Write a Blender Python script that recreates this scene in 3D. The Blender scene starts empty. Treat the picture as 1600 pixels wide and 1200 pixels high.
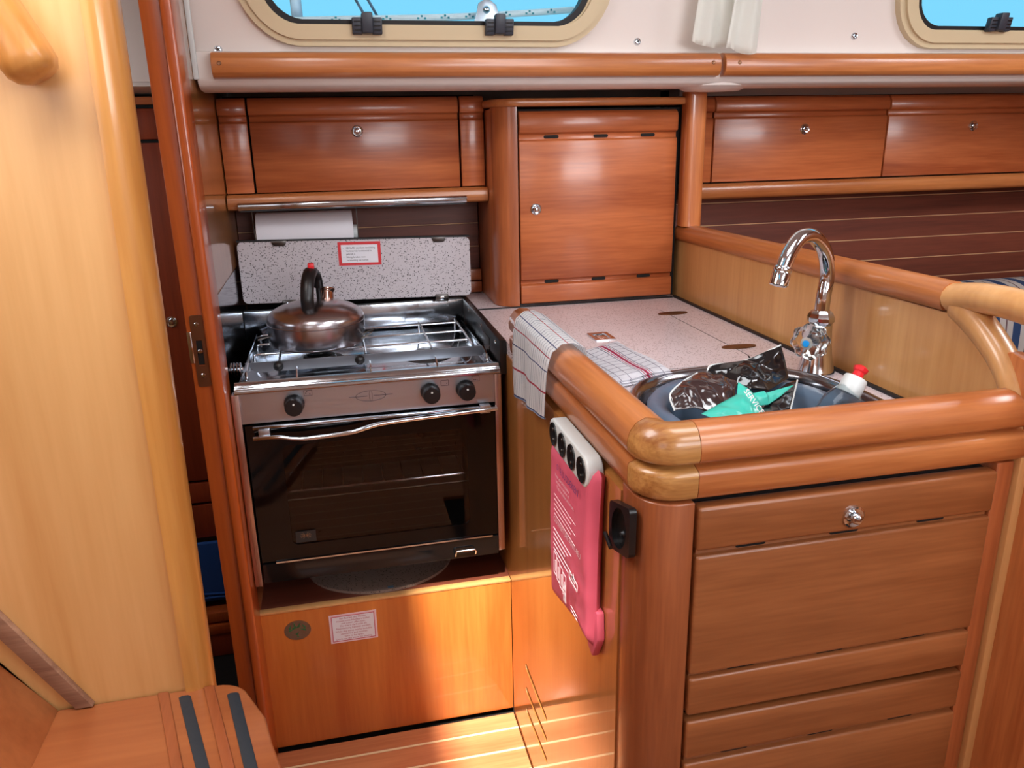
import bpy, bmesh, math, random
from mathutils import Vector, Matrix, noise
random.seed(4)
SC = bpy.context.scene
COL = SC.collection
R = math.radians

# ---------------------------------------------------------------- camera
yaw, pit, rol = R(12.50071177), R(17.59246993), R(-1.1134075)
fwd = Vector((math.sin(yaw)*math.cos(pit), math.cos(yaw)*math.cos(pit), -math.sin(pit)))
rt = Vector((math.cos(yaw), -math.sin(yaw), 0)); up = rt.cross(fwd)
r2 = rt*math.cos(rol)+up*math.sin(rol); u2 = -rt*math.sin(rol)+up*math.cos(rol)
cd = bpy.data.cameras.new('camera'); cam = bpy.data.objects.new('camera', cd); COL.objects.link(cam)
m = Matrix((r2, u2, -fwd)).transposed().to_4x4(); m.translation = Vector((0, 0, 1.25))
cam.matrix_world = m
cd.sensor_width = 36; cd.lens = 1234.17/1600*36; cd.clip_start = .02
SC.camera = cam

# ---------------------------------------------------------------- light
SC.view_settings.view_transform = 'Standard'; SC.view_settings.look = 'None'
SC.view_settings.gamma = 1; SC.view_settings.use_curve_mapping = False
SC.view_settings.exposure = -0.05
wd = bpy.data.worlds.new('sky'); SC.world = wd; wd.use_nodes = True
bg = wd.node_tree.nodes['Background']; bg.inputs[0].default_value = (.22, .68, .95, 1); bg.inputs[1].default_value = 1.1

def area(name, loc, tgt, sx, sy, power, col, spread=180):
    l = bpy.data.lights.new(name, 'AREA'); l.shape = 'RECTANGLE'; l.size = sx; l.size_y = sy
    l.energy = power; l.color = col; l.spread = R(spread)
    o = bpy.data.objects.new(name, l); COL.objects.link(o); o.location = loc
    o.rotation_euler = (Vector(tgt)-Vector(loc)).to_track_quat('-Z', 'Y').to_euler()
    return o
sl = bpy.data.lights.new('sun', 'SUN'); sl.energy = 13; sl.angle = R(2.5); sl.color = (1, .93, .8)
so = bpy.data.objects.new('sun', sl); COL.objects.link(so); so.location = (0, 0, 5)
SUN = Vector((.18, .9, -1.5)); so.rotation_euler = SUN.to_track_quat('-Z', 'Y').to_euler()
area('companionway_daylight', (-.55, .83, 1.80), (-.55, .95, .6), .85, .45, 17, (1, .97, .95))
area('worktop_fill', (.62, .72, 1.80), (.62, 1.0, 0), .45, .45, 6.5, (.94, .965, 1))  # added fill to brighten the worktop, no hatch is built above it
area('deck_hatch_daylight', (.9, -.1, 1.79), (.8, .6, 0), .55, .5, 9, (.94, .965, 1))
area('saloon_hatch_daylight', (1.75, .6, 1.79), (1.7, .8, 0), .5, .5, 13, (.94, .965, 1))
area('rear_fill', (-.85, -.9, 1.5), (-.2, 1.2, 1.2), .9, .7, 5, (.94, .97, 1))  # added fill behind the camera, gives the left bulkhead its cream sheen
area('frontal_fill', (.95, -.93, 1.5), (.75, 1.9, 1.2), 1.2, .35, 4.6, (.94, .96, 1), 85)  # added frontal fill for the lockers, spread narrowed to miss the left bulkhead
area('aft_cabin_fill', (-.75, 1.35, 1.3), (-.4, 1.9, .8), .3, .3, 2.0, (.9, .95, 1))  # added fill to lift the dark gap into the aft cabin

# ---------------------------------------------------------------- materials
def newmat(name):
    m = bpy.data.materials.new(name); m.use_nodes = True
    nt = m.node_tree; b = nt.nodes['Principled BSDF']
    return m, nt, b
def lin(c):
    return tuple(((v/255)/12.92 if v/255 <= .04045 else ((v/255+.055)/1.055)**2.4) for v in c)+(1,)
def plain(name, c, rough=.4, metal=0, coat=0, **k):
    m, nt, b = newmat(name)
    b.inputs['Base Color'].default_value = lin(c); b.inputs['Roughness'].default_value = rough
    b.inputs['Metallic'].default_value = metal; b.inputs['Coat Weight'].default_value = coat
    for kk, v in k.items(): b.inputs[kk.replace('_', ' ')].default_value = v
    # faint procedural mottling
    n = nt.nodes.new('ShaderNodeTexNoise'); n.inputs['Scale'].default_value = 60
    tc = nt.nodes.new('ShaderNodeTexCoord'); nt.links.new(tc.outputs['Object'], n.inputs['Vector'])
    mr = nt.nodes.new('ShaderNodeMapRange'); mr.inputs[3].default_value = max(0, rough-.05); mr.inputs[4].default_value = rough+.06
    nt.links.new(n.outputs[0], mr.inputs[0]); nt.links.new(mr.outputs[0], b.inputs['Roughness'])
    return m
def wood(name, dark, light, grain='x', rough=.35, coat=.5, crough=.08, freq=1.0, contrast=1.0, streak=None):
    m, nt, b = newmat(name); N = nt.nodes.new; L = nt.links.new
    tc = N('ShaderNodeTexCoord'); oi = N('ShaderNodeObjectInfo')
    mp = N('ShaderNodeMapping'); s = [26*freq]*3; s['xyz'.index(grain)] = 1.6*freq
    mp.inputs['Scale'].default_value = s
    vm = N('ShaderNodeVectorMath'); vm.operation = 'SCALE'; vm.inputs[0].default_value = (37, 51, 23)
    L(oi.outputs['Random'], vm.inputs['Scale']); L(vm.outputs[0], mp.inputs['Location'])
    L(tc.outputs['Object'], mp.inputs['Vector'])
    n1 = N('ShaderNodeTexNoise'); n1.inputs['Scale'].default_value = .55; n1.inputs['Detail'].default_value = 5; n1.inputs['Distortion'].default_value = .7
    L(mp.outputs[0], n1.inputs['Vector'])
    n2 = N('ShaderNodeTexNoise'); n2.inputs['Scale'].default_value = 7; n2.inputs['Detail'].default_value = 3
    L(mp.outputs[0], n2.inputs['Vector'])
    mx = N('ShaderNodeMix'); mx.inputs[0].default_value = .28
    L(n1.outputs[0], mx.inputs[2]); L(n2.outputs[0], mx.inputs[3])
    cr = N('ShaderNodeValToRGB'); w = .135/contrast
    cr.color_ramp.elements[0].position = .5-w; cr.color_ramp.elements[1].position = .5+w
    cr.color_ramp.elements[0].color = lin(dark); cr.color_ramp.elements[1].color = lin(light)
    L(mx.outputs[0], cr.inputs[0])
    hs = N('ShaderNodeHueSaturation')
    mr = N('ShaderNodeMapRange'); mr.inputs[3].default_value = .9; mr.inputs[4].default_value = 1.1
    L(oi.outputs['Random'], mr.inputs[0]); L(mr.outputs[0], hs.inputs['Value']); L(cr.outputs[0], hs.inputs['Color'])
    L(hs.outputs[0], b.inputs['Base Color'])
    b.inputs['Roughness'].default_value = rough; b.inputs['Coat Weight'].default_value = coat
    b.inputs['Coat Roughness'].default_value = crough
    bp = N('ShaderNodeBump'); bp.inputs['Strength'].default_value = .04; bp.inputs['Distance'].default_value = .001
    L(n2.outputs[0], bp.inputs['Height']); L(bp.outputs[0], b.inputs['Normal'])
    return m
def speckle(name, base, fleck, dens=.62, scale=230, rough=.3):
    m, nt, b = newmat(name); N = nt.nodes.new; L = nt.links.new
    tc = N('ShaderNodeTexCoord')
    v = N('ShaderNodeTexVoronoi'); v.inputs['Scale'].default_value = scale; L(tc.outputs['Object'], v.inputs['Vector'])
    n = N('ShaderNodeTexNoise'); n.inputs['Scale'].default_value = scale*1.3; n.inputs['Detail'].default_value = 2; L(tc.outputs['Object'], n.inputs['Vector'])
    sep = N('ShaderNodeSeparateColor'); L(v.outputs['Color'], sep.inputs[0])
    gt = N('ShaderNodeMath'); gt.operation = 'GREATER_THAN'; gt.inputs[1].default_value = dens; L(sep.outputs[0], gt.inputs[0])
    lt = N('ShaderNodeMath'); lt.operation = 'LESS_THAN'; lt.inputs[1].default_value = .42; L(v.outputs['Distance'], lt.inputs[0])
    g2 = N('ShaderNodeMath'); g2.operation = 'GREATER_THAN'; g2.inputs[1].default_value = .47; L(n.outputs[0], g2.inputs[0])
    m1 = N('ShaderNodeMath'); m1.operation = 'MULTIPLY'; L(gt.outputs[0], m1.inputs[0]); L(lt.outputs[0], m1.inputs[1])
    m2 = N('ShaderNodeMath'); m2.operation = 'MULTIPLY'; L(m1.outputs[0], m2.inputs[0]); L(g2.outputs[0], m2.inputs[1])
    mx = N('ShaderNodeMix'); mx.data_type = 'RGBA'; mx.inputs[6].default_value = lin(base); mx.inputs[7].default_value = lin(fleck)
    L(m2.outputs[0], mx.inputs[0]); L(mx.outputs[2], b.inputs['Base Color']); b.inputs['Roughness'].default_value = rough
    return m
def brushed(name, c, axis='x', rough=.28):
    m, nt, b = newmat(name); N = nt.nodes.new; L = nt.links.new
    b.inputs['Base Color'].default_value = lin(c); b.inputs['Metallic'].default_value = 1
    tc = N('ShaderNodeTexCoord'); mp = N('ShaderNodeMapping'); s = [900]*3; s['xyz'.index(axis)] = 12
    mp.inputs['Scale'].default_value = s; L(tc.outputs['Object'], mp.inputs['Vector'])
    n = N('ShaderNodeTexNoise'); n.inputs['Scale'].default_value = 1; L(mp.outputs[0], n.inputs['Vector'])
    mr = N('ShaderNodeMapRange'); mr.inputs[3].default_value = rough-.08; mr.inputs[4].default_value = rough+.12
    L(n.outputs[0], mr.inputs[0]); L(mr.outputs[0], b.inputs['Roughness'])
    return m
def check_cloth(name, base, lines):
    """woven tea towel: lines = (axis 0/1, period in uv, offset, half width, colour)"""
    m, nt, b = newmat(name); N = nt.nodes.new; L = nt.links.new
    uv = N('ShaderNodeUVMap'); sp = N('ShaderNodeSeparateXYZ'); L(uv.outputs[0], sp.inputs[0])
    cur = None
    for ax, per, off, hw, col in lines:
        a = N('ShaderNodeMath'); a.operation = 'SUBTRACT'; a.inputs[1].default_value = off; L(sp.outputs[ax], a.inputs[0])
        d = N('ShaderNodeMath'); d.operation = 'PINGPONG'; d.inputs[1].default_value = per/2; L(a.outputs[0], d.inputs[0])
        c = N('ShaderNodeMath'); c.operation = 'LESS_THAN'; c.inputs[1].default_value = hw; L(d.outputs[0], c.inputs[0])
        mx = N('ShaderNodeMix'); mx.data_type = 'RGBA'
        if cur is None: mx.inputs[6].default_value = lin(base)
        else: L(cur, mx.inputs[6])
        mx.inputs[7].default_value = lin(col); L(c.outputs[0], mx.inputs[0]); cur = mx.outputs[2]
    L(cur, b.inputs['Base Color']); b.inputs['Roughness'].default_value = .9
    n = N('ShaderNodeTexNoise'); n.inputs['Scale'].default_value = 700; tc = N('ShaderNodeTexCoord'); L(tc.outputs['Object'], n.inputs['Vector']); bp = N('ShaderNodeBump'); bp.inputs['Strength'].default_value = .12; bp.inputs['Distance'].default_value = .001
    L(n.outputs[0], bp.inputs['Height']); L(bp.outputs[0], b.inputs['Normal'])
    return m

W_RED = wood('varnished_mahogany', (154, 76, 40), (200, 114, 66), 'x', coat=.35, crough=.15)
W_DRAWER = wood('brown_drawer_wood', (126, 72, 38), (162, 100, 58), 'x', coat=.25, crough=.2)
W_REDV = wood('varnished_mahogany_upright', (142, 72, 38), (186, 106, 60), 'z', coat=.4, crough=.12)
W_RAIL = wood('varnished_rail_wood', (160, 88, 44), (202, 128, 72), 'x', coat=.4, crough=.18)
W_RAILY = wood('varnished_rail_wood_lengthwise', (156, 86, 42), (198, 124, 68), 'y', coat=.4, crough=.18)
W_RAILZ = wood('varnished_rail_wood_upright', (168, 90, 46), (210, 132, 76), 'z', coat=.6, crough=.1)
W_CORNER = wood('worn_corner_wood', (150, 92, 44), (210, 156, 90), 'x', coat=.5, crough=.14, freq=1.6)
W_AMBER = wood('amber_panel_wood', (186, 96, 38), (218, 132, 60), 'z', coat=.5, crough=.05, freq=.7, contrast=.8)
W_SIDE = wood('glossy_side_panel_wood', (160, 100, 50), (190, 128, 68), 'z', coat=1.0, crough=.03, rough=.3, freq=.7, contrast=.8)
W_HONEY = wood('honey_panel_wood', (200, 142, 84), (226, 172, 112), 'z', coat=.4, crough=.12, freq=.7, contrast=.8)
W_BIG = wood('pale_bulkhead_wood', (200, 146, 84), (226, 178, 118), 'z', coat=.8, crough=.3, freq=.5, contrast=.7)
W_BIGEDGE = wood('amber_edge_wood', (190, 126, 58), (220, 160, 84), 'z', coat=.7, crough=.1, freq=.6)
W_DARK = wood('dark_teak_plank', (92, 44, 32), (124, 64, 46), 'x', coat=.1, crough=.3, rough=.5)  # dark teak, with the shade on the planks also put into the tone
W_POST = wood('orange_doorframe_wood', (160, 68, 22), (192, 92, 36), 'z', coat=.6, crough=.1)
W_STEP = wood('worn_step_wood', (138, 72, 38), (178, 106, 60), 'x', coat=.6, crough=.18, freq=.45, contrast=.8)
W_FLOOR = wood('teak_floor_board', (176, 104, 66), (206, 136, 92), 'x', coat=.6, crough=.12)
HOLLY = plain('pale_holly_strip', (236, 212, 168), .4)
LINE_PALE = plain('pale_seam_strip', (206, 160, 120), .5)
GEL = plain('cream_moulded_liner', (228, 218, 212), .32, coat=.3)
GREYLIN = plain('grey_lining', (196, 188, 186), .6)
BEIGE = plain('beige_portlight_frame', (208, 190, 156), .4)
RUBBER = plain('black_rubber', (20, 20, 24), .5)
SLOT = plain('dark_slot', (14, 8, 6), .8)
CLIP = plain('grey_plastic_clip', (52, 56, 66), .45)
BLK = plain('black_plastic', (18, 18, 20), .35)
CHROME = plain('chrome', (216, 222, 228), .08, 1)
STEEL = brushed('brushed_steel', (192, 200, 210), 'x', .32)
STEELY = brushed('brushed_steel_lengthwise', (196, 188, 186), 'y', .22)
MIRROR = plain('polished_steel', (188, 194, 202), .12, 1)
KSTEEL = plain('kettle_steel', (186, 182, 186), .24, 1)
SINKST = plain('sink_steel', (150, 150, 156), .16, 1)
ENAMEL = plain('black_enamel', (16, 15, 16), .25)
GREYST = plain('worn_dark_steel', (96, 92, 90), .3, 1)
LAM = speckle('speckled_pink_laminate', (218, 205, 208), (128, 96, 92), .60, 330, .28)
LAM2 = speckle('speckled_grey_laminate', (200, 194, 200), (70, 66, 70), .50, 300, .35)
LAM3 = speckle('speckled_board_shaded', (150, 132, 122), (60, 48, 44), .6, 300, .5)  # laminate darkened to brown, shadow below the oven put into its colour
WHITE = plain('white_plastic', (214, 220, 220), .35)
PAPER = plain('white_paper', (226, 226, 234), .8)
STWHITE = plain('sticker_white', (232, 232, 240), .5)
RED = plain('sticker_red', (212, 48, 56), .45)
INK = plain('ink', (50, 46, 62), .6)
INKR = plain('ink_rose', (176, 90, 110), .6)
PINK = plain('red_pink_fabric', (214, 92, 116), .55)
PRINT = plain('white_print', (240, 214, 222), .6)
PRINTP = plain('purple_print', (120, 66, 122), .6)
BRONZE = plain('bronze_plate', (120, 84, 58), .35, .8)
BRASS = plain('dull_steel_plate', (150, 110, 84), .35, 1)
REDP = plain('red_plastic', (226, 34, 44), .35)
BLUEC = plain('blue_fabric', (30, 78, 150), .85)
TUB = plain('blue_grey_plastic', (92, 112, 134), .35)
BAGK = plain('black_bin_film', (16, 17, 20), .13, coat=.6)
BAGB = plain('brown_black_film', (52, 36, 36), .16, coat=.6)
BAGT = plain('teal_film', (60, 190, 172), .3, coat=.3)
CANVAS = plain('cream_canvas', (252, 252, 246), .9)
NONSLIP = plain('black_antislip_strip', (34, 42, 50), .7)
ROPE1 = plain('white_rope', (236, 240, 240), .8)
TEALF = plain('teal_fleck', (70, 150, 160), .8)
WORN = wood('weathered_grey_wood', (128, 92, 72), (168, 130, 104), 'x', coat=0, rough=.7, freq=2)
GREENF = plain('green_foil', (70, 130, 84), .3, .6)
SILF = plain('silver_foil', (150, 148, 140), .2, 1)
def glassmat(name, col, rough=0.0, ior=1.45):
    m, nt, b = newmat(name); b.inputs['Base Color'].default_value = col; b.inputs['Transmission Weight'].default_value = 1
    b.inputs['Roughness'].default_value = rough; b.inputs['IOR'].default_value = ior
    return m
GLASS = glassmat('clear_pane', (.93, .98, 1, 1), ior=1.1)
OVGLASS = glassmat('smoked_oven_glass', (.38, .36, .36, 1), ior=1.38)
ACRYL = glassmat('clear_acrylic', (.97, .98, .95, 1), .12, 1.3)
BOTTLE = glassmat('clear_bottle_plastic', (.84, .92, .95, 1), .02, 1.25)

TOWEL1 = check_cloth('blue_checked_cotton', (244, 247, 250), [
    (1, .0125, 0, .0006, (120, 130, 150)), (0, .052, .010, .0010, (70, 84, 130)), (0, .052, .036, .0010, (190, 60, 84)), (1, .075, .0125, .0009, (70, 84, 120))])
TOWEL2 = check_cloth('red_striped_cotton', (246, 245, 250), [
    (0, .021, 0, .0007, (120, 106, 132)), (1, 1.0, .10, .0035, (196, 56, 96)), (1, 1.0, .092, .0010, (196, 60, 100)), (1, 1.0, .108, .0010, (196, 60, 100)),
    (1, 1.0, .114, .0008, (90, 70, 110)), (1, 1.0, .086, .0008, (90, 70, 110)), (1, 1.0, .03, .0007, (120, 106, 132)), (1, 1.0, .055, .0007, (120, 106, 132)), (1, 1.0, .14, .0007, (120, 106, 132)), (1, 1.0, .005, .0007, (120, 106, 132))])
STRIPE = check_cloth('blue_striped_upholstery', (214, 206, 200), [(0, .06, 0, .011, (52, 78, 122)), (0, .06, .03, .002, (120, 90, 90))])

# ---------------------------------------------------------------- mesh helpers
ORG = {}
class MB:
    def __init__(s): s.bm = bmesh.new(); s.uv = None
    def _bev(s, geomverts, bev, seg, ang=30):
        if bev <= 0: return
        vs = set(geomverts); es = []
        for v in vs:
            for e in v.link_edges:
                if e.other_vert(v) in vs and len(e.link_faces) == 2 and e.calc_face_angle(0) > R(ang): es.append(e)
        es = list(set(es))
        bmesh.ops.bevel(s.bm, geom=es, offset=bev, segments=seg, profile=.5, affect='EDGES', clamp_overlap=True)
    def box(s, x0, x1, y0, y1, z0, z1, bev=0, seg=2):
        vs = [s.bm.verts.new((x, y, z)) for x in (x0, x1) for y in (y0, y1) for z in (z0, z1)]
        for f in ((0, 1, 3, 2), (4, 6, 7, 5), (0, 4, 5, 1), (2, 3, 7, 6), (0, 2, 6, 4), (1, 5, 7, 3)):
            s.bm.faces.new([vs[i] for i in f])
        bmesh.ops.recalc_face_normals(s.bm, faces=list({f for v in vs for f in v.link_faces}))
        s._bev(vs, bev, seg); return s
    def hexa(s, c, bev=0, seg=2):
        """8 corners ordered x,y,z like box"""
        vs = [s.bm.verts.new(p) for p in c]
        for f in ((0, 1, 3, 2), (4, 6, 7, 5), (0, 4, 5, 1), (2, 3, 7, 6), (0, 2, 6, 4), (1, 5, 7, 3)):
            s.bm.faces.new([vs[i] for i in f])
        bmesh.ops.recalc_face_normals(s.bm, faces=list({f for v in vs for f in v.link_faces}))
        s._bev(vs, bev, seg); return s
    def prism(s, pts, ax, a0, a1, bev=0, seg=2):
        """pts in the two other axes (order x,y,z without ax)"""
        def P(p, a):
            return {'x': (a, p[0], p[1]), 'y': (p[0], a, p[1]), 'z': (p[0], p[1], a)}[ax]
        A = [s.bm.verts.new(P(p, a0)) for p in pts]; B = [s.bm.verts.new(P(p, a1)) for p in pts]
        fs = [s.bm.faces.new(A), s.bm.faces.new(B[::-1])]; n = len(pts)
        for i in range(n): fs.append(s.bm.faces.new((A[i], B[i], B[(i+1) % n], A[(i+1) % n])))
        bmesh.ops.recalc_face_normals(s.bm, faces=fs)
        s._bev(A+B, bev, seg); return s
    def plate(s, outer, holes, ax, a0, a1):
        def P(p, a):
            return {'x': (a, p[0], p[1]), 'y': (p[0], a, p[1]), 'z': (p[0], p[1], a)}[ax]
        es = []; allv = []
        for lp in [outer]+holes:
            vs = [s.bm.verts.new(P(p, a0)) for p in lp]; allv += vs
            es += [s.bm.edges.new((vs[i], vs[(i+1) % len(vs)])) for i in range(len(vs))]
        g = bmesh.ops.triangle_fill(s.bm, edges=es, use_beauty=True, use_dissolve=False)
        fs = [f for f in g['geom'] if isinstance(f, bmesh.types.BMFace)]
        ex = bmesh.ops.extrude_face_region(s.bm, geom=fs)
        d = {'x': (a1-a0, 0, 0), 'y': (0, a1-a0, 0), 'z': (0, 0, a1-a0)}[ax]
        nv = [v for v in ex['geom'] if isinstance(v, bmesh.types.BMVert)]
        bmesh.ops.translate(s.bm, verts=nv, vec=d)
        bmesh.ops.recalc_face_normals(s.bm, faces=s.bm.faces[:]); return s
    def rings(s, rs, close=False, cap=True):
        V_ = [[s.bm.verts.new(p) for p in r] for r in rs]; fs = []
        n = len(rs[0]); m = len(rs)
        for i in range(m if close else m-1):
            a, b = V_[i], V_[(i+1) % m]
            for j in range(n): fs.append(s.bm.faces.new((a[j], a[(j+1) % n], b[(j+1) % n], b[j])))
        if cap and not close: fs += [s.bm.faces.new(V_[0][::-1]), s.bm.faces.new(V_[-1])]
        bmesh.ops.recalc_face_normals(s.bm, faces=fs); return s
    def tube(s, path, r, seg=10, close=False, flat=1.0):
        path = [Vector(p) for p in path]; rs = []; n = len(path); prev = None
        for i, p in enumerate(path):
            if close: t = (path[(i+1) % n]-path[i-1]).normalized()
            else: t = (path[min(i+1, n-1)]-path[max(i-1, 0)]).normalized()
            if prev is None:
                a = Vector((0, 0, 1)) if abs(t.z) < .9 else Vector((1, 0, 0))
                u = t.cross(a).normalized()
            else: u = (prev-t*prev.dot(t)).normalized()
            prev = u; v = t.cross(u); rr = r[i] if isinstance(r, (list, tuple)) else r
            rs.append([p+u*rr*math.cos(k*2*math.pi/seg)+v*rr*flat*math.sin(k*2*math.pi/seg) for k in range(seg)])
        return s.rings(rs, close)
    def lathe(s, prof, c=(0, 0, 0), axis=(0, 0, 1), seg=28, sx=1, sy=1):
        ax = Vector(axis).normalized(); q = Vector((0, 0, 1)).rotation_difference(ax); c = Vector(c)
        rs = [[c+q @ Vector((sx*max(r, 1e-5)*math.cos(k*2*math.pi/seg), sy*max(r, 1e-5)*math.sin(k*2*math.pi/seg), h)) for k in range(seg)] for r, h in prof]
        return s.rings(rs)
    def sheet(s, f, nu, nv, thick=0):
        g = [[s.bm.verts.new(f(i/nu, j/nv)) for j in range(nv+1)] for i in range(nu+1)]
        uvl = s.bm.loops.layers.uv.verify(); fs = []
        for i in range(nu):
            for j in range(nv):
                fc = s.bm.faces.new((g[i][j], g[i+1][j], g[i+1][j+1], g[i][j+1])); fs.append(fc)
                for lp, (a, b) in zip(fc.loops, ((i, j), (i+1, j), (i+1, j+1), (i, j+1))): lp[uvl].uv = s.uvf(a/nu, b/nv) if s.uv else (a/nu, b/nv)
        if thick: bmesh.ops.solidify(s.bm, geom=fs, thickness=thick)
        return s
    def uvf(s, a, b): return s.uv(a, b)
    def warp(s, f):
        for v in s.bm.verts: v.co = Vector(f(*v.co))
        return s
    def build(s, name, mat, parent=None, smooth=True, sharp=38, **tags):
        me = bpy.data.meshes.new(name)
        if parent is not None: org = ORG.get(parent.name, Vector((0, 0, 0)))
        elif tags.get('kind') == 'structure': org = Vector((0, 0, 0))
        else:
            vs = [v.co for v in s.bm.verts]; org = Vector(((min(v.x for v in vs)+max(v.x for v in vs))/2, (min(v.y for v in vs)+max(v.y for v in vs))/2, min(v.z for v in vs)))
        bmesh.ops.translate(s.bm, verts=s.bm.verts[:], vec=-org)
        s.bm.to_mesh(me); s.bm.free()
        if smooth:
            me.shade_smooth(); me.set_sharp_from_angle(angle=R(sharp))
        me.materials.append(mat)
        o = bpy.data.objects.new(name, me); COL.objects.link(o)
        if parent is not None: o.parent = parent
        else: o.location = org
        ORG[o.name] = org
        for k, v in tags.items(): o[k] = v
        return o
def thing(name, loc, label, cat, group=None):
    o = bpy.data.objects.new(name, None); COL.objects.link(o); o.location = loc; o.empty_display_size = .05
    o['label'] = label; o['category'] = cat
    if group: o['group'] = group
    ORG[o.name] = Vector(loc); return o
def box(*a, **k): return MB().box(*a, **k)
def text(body, size, org, xd, yd, mat, parent, name='lettering', align='LEFT', th=.0003, sx=1.0, **tags):
    cu = bpy.data.curves.new('t', 'FONT'); cu.body = body; cu.size = size; cu.align_x = align; cu.resolution_u = 2
    t = bpy.data.objects.new('t', cu); COL.objects.link(t)
    bpy.context.view_layer.update()
    me0 = bpy.data.meshes.new_from_object(t.evaluated_get(bpy.context.evaluated_depsgraph_get()))
    bpy.data.objects.remove(t)
    mb = MB(); mb.bm.from_mesh(me0); bpy.data.meshes.remove(me0)
    xd = Vector(xd).normalized(); yd = Vector(yd).normalized(); n = xd.cross(yd); o = Vector(org)
    mb.warp(lambda x, y, z: o+xd*x*sx+yd*y+n*z)
    return mb.build(name, mat, parent, smooth=False, **tags)
def rrect(x0, x1, y0, y1, r, n=6):
    p = []
    for cx, cy, a in ((x1-r, y1-r, 0), (x0+r, y1-r, 90), (x0+r, y0+r, 180), (x1-r, y0+r, 270)):
        for k in range(n+1): t = R(a+90*k/n); p.append((cx+r*math.cos(t), cy+r*math.sin(t)))
    return p
def ell(cx, cy, rx, ry, n=40, e=2.0):
    p = []
    for k in range(n):
        t = 2*math.pi*k/n; c, s_ = math.cos(t), math.sin(t)
        p.append((cx+rx*abs(c)**(2/e)*(1 if c >= 0 else -1), cy+ry*abs(s_)**(2/e)*(1 if s_ >= 0 else -1)))
    return p
def arc(c, r, a0, a1, n): return [(c[0]+r*math.cos(R(a0+(a1-a0)*k/n)), c[1]+r*math.sin(R(a0+(a1-a0)*k/n))) for k in range(n+1)]
def bez(p, n=8):
    """catmull-rom through points"""
    p = [Vector(q) for q in p]; q = [p[0]*2-p[1]]+p+[p[-1]*2-p[-2]]; out = []
    for i in range(1, len(q)-2):
        for k in range(n):
            t = k/n; a, b, c, d = q[i-1:i+3]
            out.append(.5*((2*b)+(-a+c)*t+(2*a-5*b+4*c-d)*t*t+(-a+3*b-3*c+d)*t**3))
    return out+[p[-1]]
def STR(mb, name, mat, parent=None, **k):
    if parent is None: k['kind'] = 'structure'
    return mb.build(name, mat, parent, **k)

# ================================================================ SETTING
# floor boards with pale seams running across the boat
fl = STR(box(-1.9, 2.6, -1.6, 2.2, -.05, -.012), 'floor', SLOT)
y = 1.449; k = 0
while y > -.95:
    w = .056 if k else .045
    if y > .3:
        box(-.8 if y < 1.1 else -.215, .31, y-w, y, -.012, 0, bev=.0005, seg=1).build('plank', W_FLOOR, fl)
        box(-.8 if y < 1.1 else -.215, .31, y-w-.0055, y-w-.0003, -.012, -.0001).build('inlay_strip', HOLLY, fl, smooth=False)
    else:
        box(-1.5, 2.5, y-w, y, -.012, 0).build('plank', W_FLOOR, fl, smooth=False)
        box(-1.5, 2.5, y-w-.0055, y-w-.0003, -.012, -.0001).build('inlay_strip', HOLLY, fl, smooth=False)
    y -= w+.0058; k += 1

# moulded liner wall with two portlights, leaning inboard
def lean(x, y, z): return (x, y-(z-1.45)*.22, z)
def portlight(u0, u1):
    ins = []
    n = 10
    # bowed rounded rectangle
    w = (u1-u0)/2; c = (u0+u1)/2; z0, z1 = 1.452, 1.655; r = .06
    base = rrect(u0, u1, z0, z1, r, 8)
    def bow(p, g):
        q = (p[0]-c)/(w+g)
        dz = .016*(1-q*q)
        zc = (z0+z1)/2
        return (p[0], p[1]-dz if p[1] < zc else p[1]+dz)
    ins = [bow(p, 0) for p in base]
    def off(g): return [bow(p, g) for p in rrect(u0-g, u1+g, z0-g*.75, z1+g*.75, r+g, 8)]
    return ins, off
i1, o1 = portlight(-.088, .522)
i2, o2 = portlight(1.245, 1.86)
liner = MB().plate([(-1.3, 1.352), (2.6, 1.352), (2.6, 1.84), (-1.3, 1.84)], [o1(.012), o2(.012)], 'y', 1.62, 1.64).warp(lean)
wall = STR(liner, 'wall_back', GEL)
# lower lip of the liner and underside of the side deck
STR(MB().prism([(1.597, 1.352), (1.603, 1.342), (1.62, 1.335), (1.66, 1.333), (1.78, 1.352), (2.12, 1.362), (2.12, 1.40), (1.70, 1.40), (1.60, 1.40)], 'x', -.212, 2.6, bev=.004), 'liner_lip', GEL, wall)
STR(box(-1.6, -.238, 1.66, 2.12, 1.345, 1.40), 'liner_lip', GEL, wall)
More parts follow.
